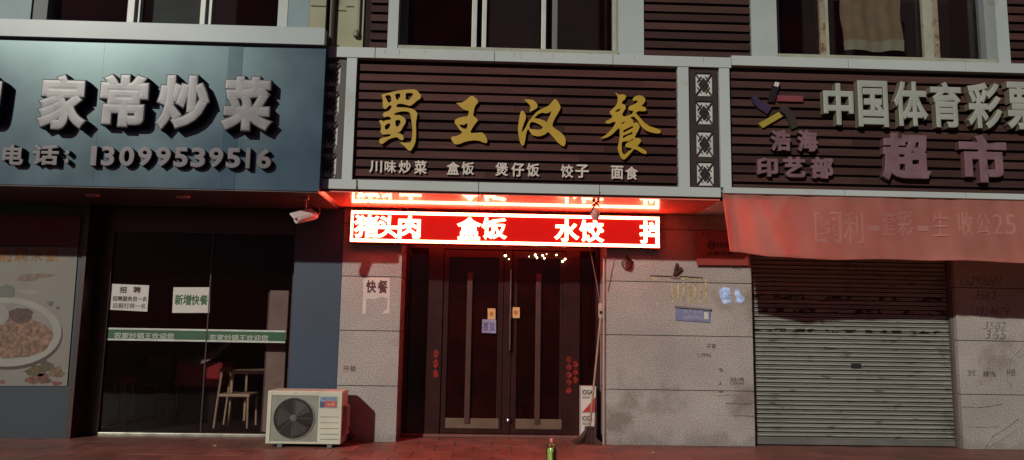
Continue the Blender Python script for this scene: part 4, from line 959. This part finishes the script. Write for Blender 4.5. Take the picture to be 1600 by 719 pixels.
# bracket, coil
o = thing('wire_coil', 'small coil of dark wire hung at the top of the wide stone pillar', 'wire coil', tuple(U(980, 412, -.02)))
bm = bmesh.new(); cc = U(979.5, 412, -.03)
pts = [(cc.x+(.058+.006*sin(i*1.3))*cos(i*.35), -.03+.008*sin(i*.9), cc.z+(.062+.006*cos(i*.8))*sin(i*.35)) for i in range(56)]
tube(bm, pts, .003, 6); obj('coil', bm, CABLE, o, True)
bm = bmesh.new(); tube(bm, [(cc.x-.01, -.03, cc.z+.04), (cc.x+.0, -.02, cc.z+.10), (cc.x+.05, -.015, cc.z+.04), (cc.x+.08, -.015, cc.z+.02)], .006, 6); obj('tail', bm, CABLE, o, True)
o = thing('iron_bracket', 'rusty v-shaped iron bracket on the wide stone pillar below the red poster', 'bracket', tuple(U(1060, 420, -.02)))
poly_part('arm', [(1057, 411), (1060, 412), (1057, 424), (1064, 417), (1067, 420), (1056, 431), (1052.5, 430)], -.04, -.003, RUSTD, o)
B('foot', mat('pinkish_plate', (.25, .15, .13), .6), o, (U(1049, 433, 0).x, U(1062, 433, 0).x, -.012, -.001, U(1055, 435.5, 0).z, U(1055, 430, 0).z))
# lights mirrored in the stone, painted as yellowish strips and bluish patches
ff = thing('reflection_streaks', 'row of yellowish reflections painted on the wide stone pillar above the blue notice', 'painted yellow reflection', tuple(U(1080, 460, 0)))
YREF = mat('yellow_reflection', (.40, .36, .20), .3, var=.4, vscale=20, spec=.7, dirt=(.20, .15, .10), dscale=25, dth=.52)  # yellowish colour painted for light reflected in the stone
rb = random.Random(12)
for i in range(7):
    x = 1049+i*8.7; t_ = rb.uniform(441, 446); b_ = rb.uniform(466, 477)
    poly_part('reflection_strip', [(x, t_), (x+3.2, t_-1), (x+4, 455), (x+3.2, b_), (x+.8, b_+1), (x-.4, 458)], -.0035, -.0005, YREF, ff)
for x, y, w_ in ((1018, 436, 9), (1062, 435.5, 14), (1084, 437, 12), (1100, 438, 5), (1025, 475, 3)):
    poly_part('reflection_strip', [(x, y-2), (x+w_, y-1.6), (x+w_*.9, y+1.2), (x+w_*.3, y+2)], -.0035, -.0005, YREF, ff)
bf_ = mat('bluish_white_reflection', (.40, .58, .90), .2, var=.5, vscale=18, spec=.9)  # blue-white colour painted for light reflected in the stone
o = poly_part('blue_reflection', [(1125, 451), (1132, 449), (1140, 450), (1142, 462), (1142, 474), (1130, 475), (1126, 466), (1123, 458)], -.0035, -.0005, bf_, None); tag(o, 'larger bluish white reflection painted on the wide stone pillar', 'painted blue reflection')
o = poly_part('blue_reflection', [(1149, 452), (1154, 451), (1157, 460), (1164, 466), (1160, 473), (1149, 473), (1151, 466), (1147, 458)], -.0035, -.0005, bf_, None); tag(o, 'smaller bluish white painted reflection, nearer the shutter', 'painted blue reflection')
o = notice('notice', 'tilted blue and white printed notice on the wide stone pillar', 'notice', [(1055.5, 479), (1110, 484), (1109.5, 504), (1055.5, 500.5)], -.012, mat('blue_white_card', (.17, .19, .32), .5, var=.15, vscale=20),
       [('通下水道', (1067, 484, 1098, 490), mat('pale_print', (.32, .34, .44), .6), .01), ('13899539516', (1067, 493, 1098, 499), bpy.data.materials['pale_print'], .01)], th=.008)
poly_part('top_flap', [(1054, 477), (1112, 482.5), (1111, 485), (1054.5, 480)], -.03, -.0125, mat('grey_flap', (.2, .19, .19), .5), o)
poly_part('photo_block', [(1100, 487.5), (1107, 488), (1107, 499), (1100, 498.5)], -.0136, -.0125, WPAPER, o)
# red poster
rp = mat('translucent_red_card', (.24, .045, .035), .35, var=.12, vscale=4, spec=.6)
o = notice('hanging_placard', 'red placard with a dark round logo hanging at the top of the wide stone pillar', 'placard', [(1089, 360), (1173, 361), (1172, 415), (1088.5, 414)], -.05, rp,
       [('NHE', (1120, 379, 1139, 387), INK, .02), ('全屋定制', (1104, 393, 1146, 399), INK, .02), ('家居', (1096, 363, 1110, 366), INK, .0)], th=.006)
ring = [(1112+6.5*cos(t*.3142), 383+6.5*sin(t*.3142)) for t in range(20)]
poly_part('logo_ring', ring, -.052, -.0505, INK, o)
ring = [(1112+4.2*cos(t*.3142), 383+4.2*sin(t*.3142)) for t in range(20)]
poly_part('logo_centre', ring, -.0535, -.0521, rp, o)
poly_part('logo_bar', [(1109, 381.5), (1116, 381.5), (1116, 384.5), (1109, 384.5)], -.055, -.0536, INK, o)

# ------------------------------------------------------------------ air conditioner
ac = thing('air_conditioner', 'cream-white outdoor air conditioner unit standing on the pavement by the blue pillar', 'air conditioner', (-1.85, -.3, 0))
AY0, AY1 = -.47, -.13
ax0, ax1, az0, az1 = R4(416.5, 611, 534, 692.5, AY0)
az0 = .035
sy = .012
B('casing', ACW, ac, (ax0, ax1, AY0+sy, AY1, az0, az1), bev=.012)
xg1 = U(497, 655, AY0).x; zg0, zg1 = U(460, 690, AY0).z, U(460, 618, AY0).z; xg0 = U(423, 655, AY0).x
B('front_frame', ACW, ac, (ax0+.003, xg0, AY0-.006, AY0+sy, az0+.004, az1-.004), (xg1, ax1-.003, AY0-.006, AY0+sy, az0+.004, az1-.004), (xg0, xg1, AY0-.006, AY0+sy, az0+.004, zg0), (xg0, xg1, AY0-.006, AY0+sy, zg1, az1-.004), bev=.004)
B('grille_plate', ACG, ac, (xg0+.002, xg1-.002, AY0+.0, AY0+sy-.001, zg0+.002, zg1-.002))
gc = U(459, 653.5, AY0); gr = .205
bm = bmesh.new(); lathe(bm, (gc.x, AY0-.001, gc.z), [(gr, .0), (gr, -.004), (.0, -.004)], 48, 'y'); obj('fan_opening', bm, BLACK, ac)
for k in range(3):
    bm = bmesh.new(); a = k*2*pi/3+.4; pts = []
    for t in range(9): q = a+t*.14; pts.append((gc.x+gr*.86*cos(q), gc.z+gr*.86*sin(q)))
    pts += [(gc.x+.04*cos(a+.9), gc.z+.04*sin(a+.9)), (gc.x+.04*cos(a), gc.z+.04*sin(a))]
    prism(bm, pts, AY0-.0075, AY0-.006); obj('fan_blade', bm, mat('dark_fan_blade', (.06, .055, .05), .5) if k == 0 else bpy.data.materials['dark_fan_blade'], ac)
bm = bmesh.new()
for i in range(1, 15):
    r = gr*i/14.5; n_ = 40
    ring = [(gc.x+r*cos(2*pi*k/n_), AY0-.014, gc.z+r*sin(2*pi*k/n_)) for k in range(n_+1)]
    tube(bm, ring, .0022, 5, cap=False)
for k in range(8):
    a = k*pi/4; tube(bm, [(gc.x+.03*cos(a), AY0-.017, gc.z+.03*sin(a)), (gc.x+gr*cos(a), AY0-.010, gc.z+gr*sin(a))], .003, 5)
lathe(bm, (gc.x, AY0-.012, gc.z), [(.035, .0), (.035, -.006), (.02, -.008)], 20, 'y')
obj('wire_grille', bm, mat('grey_wire_grille', (.10, .09, .08), .5), ac)
bm = bmesh.new(); nn = 56
va = [[bm.verts.new((gc.x+r*cos(2*pi*k/nn), y, gc.z+r*sin(2*pi*k/nn))) for k in range(nn)] for r, y in ((gr*1.0, AY0-.002), (gr*1.0, AY0-.010), (gr*1.045, AY0-.010), (gr*1.045, AY0-.002))]
for j in range(3):
    for k in range(nn): bm.faces.new((va[j][k], va[j][(k+1) % nn], va[j+1][(k+1) % nn], va[j+1][k]))
obj('fan_ring', bm, ACG, ac, True)
# louvre grooves
for k, py in enumerate((651, 660, 669, 678, 686)):
    x0, x1, z0, z1 = R4(500, py, 529, py+1.2, AY0-.006); B('groove', ACG, ac, (x0, x1, AY0-.0075, AY0-.0062, z0, z1))
x0, x1, z0, z1 = R4(499.5, 619.5, 527, 638, AY0-.007); B('label_sticker', mat('pale_blue_label', (.22, .28, .36), .5, var=.2, vscale=30), ac, (x0, x1, AY0-.0085, AY0-.0062, z0, z1))
x0, x1, z0, z1 = R4(507, 627, 526, 636.5, AY0-.009); B('label_print', mat('red_label', (.45, .06, .04), .5, var=.3, vscale=40), ac, (x0, x1, AY0-.0095, AY0-.0087, z0, z1))
x0, x1, z0, z1 = R4(500, 628, 507, 636.5, AY0-.009); B('label_print', mat('dark_blue_label', (.05, .08, .18), .5), ac, (x0, x1, AY0-.0095, AY0-.0087, z0, z1))
words('label_text', '大1匹', (501, 621, 525, 626), AY0-.0095, .001, mat('blue_print', (.08, .12, .25), .6), ac, .01)
words('label_text', '冷暖', (510, 629, 523, 635), AY0-.0105, .001, mat('cream_print', (.5, .35, .3), .6), ac, .01)
for x in (ax0+.12, ax1-.14): B('foot', GREYF, ac, (x, x+.05, AY0+.01, AY1-.01, 0, az0), bev=.004)
B('valve_cover', mat('pinkish_plastic', (.33, .22, .22), .5), ac, (ax1, ax1+.045, -.40, -.22, .12, .42), bev=.012)
bm = bmesh.new(); tube(bm, [(ax1+.03, -.3, .2), (ax1+.08, -.28, .15), (ax1+.10, -.2, .10), (ax1+.06, -.08, .06), (ax1+.0, -.03, .03)], .016, 8); obj('pipe', bm, mat('wrapped_pipe', (.12, .07, .07), .8), ac, True)

rb = random.Random(33)
LIT = [mat('litter_paper', (.35, .32, .28), .8), mat('dry_leaf', (.12, .07, .03), .8)]
for label, x, y, k in (('small scrap of pale paper on the paving left of the air conditioner', -2.75, -.42, 0), ('dry brown leaf on the paving in front of the dark doors', .15, -.5, 1), ('pale cigarette butt on the paving before the wide pillar', 1.75, -.55, 0), ('dry brown leaf on the paving near the roller shutter', 3.6, -.4, 1)):
    bm = bmesh.new(); n_ = 7; pts = [(x+rb.uniform(.7, 1.2)*(.03 if k else .022)*cos(2*pi*i/n_), y+rb.uniform(.7, 1.2)*.018*sin(2*pi*i/n_)) for i in range(n_)]
    a = [bm.verts.new((px, py, .001)) for px, py in pts]; b_ = [bm.verts.new((px, py, .006+rb.uniform(0, .008))) for px, py in pts]
    bm.faces.new(a); bm.faces.new(b_[::-1])
    for i in range(n_): bm.faces.new((a[i], b_[i], b_[(i+1) % n_], a[(i+1) % n_]))
    tag(obj('dry_leaf' if k else 'paper_scrap', bm, LIT[k]), label, 'litter')
# ------------------------------------------------------------------ bottle in front
BY = -1.62
p = U(862, 685, BY); H = p.z
bt = thing('juice_bottle', 'plastic bottle with pink cap and green juice standing at the bottom edge of the photo', 'bottle', (p.x, BY, 0))
c = (p.x, BY, 0); s = H/.335
PET = glass_mat('clear_bottle_plastic', (.85, .9, .8), 1.6, .05)
bm = bmesh.new(); lathe(bm, c, [(.046*s, 0), (.058*s, .008), (.059*s, .10), (.055*s, .13), (.059*s, .16), (.058*s, .215*s), (.045*s, .255*s), (.022*s, .285*s), (.016*s, .30*s), (.016*s, H-.012)], 28); obj('shell', bm, PET, bt, True)
bm = bmesh.new(); lathe(bm, c, [(.043*s, .004), (.053*s, .01), (.054*s, .12), (.053*s, .20*s), (.042*s, .235*s)], 28); obj('juice', bm, mat('green_juice', (.42, .52, .14), .25, var=.4, vscale=25), bt, True)
bm = bmesh.new(); lathe(bm, c, [(.020*s, H-.034), (.021*s, H-.03), (.021*s, H-.003), (.018*s, H)], 24); obj('cap', bm, mat('pink_cap', (.55, .16, .14), .4), bt, True)
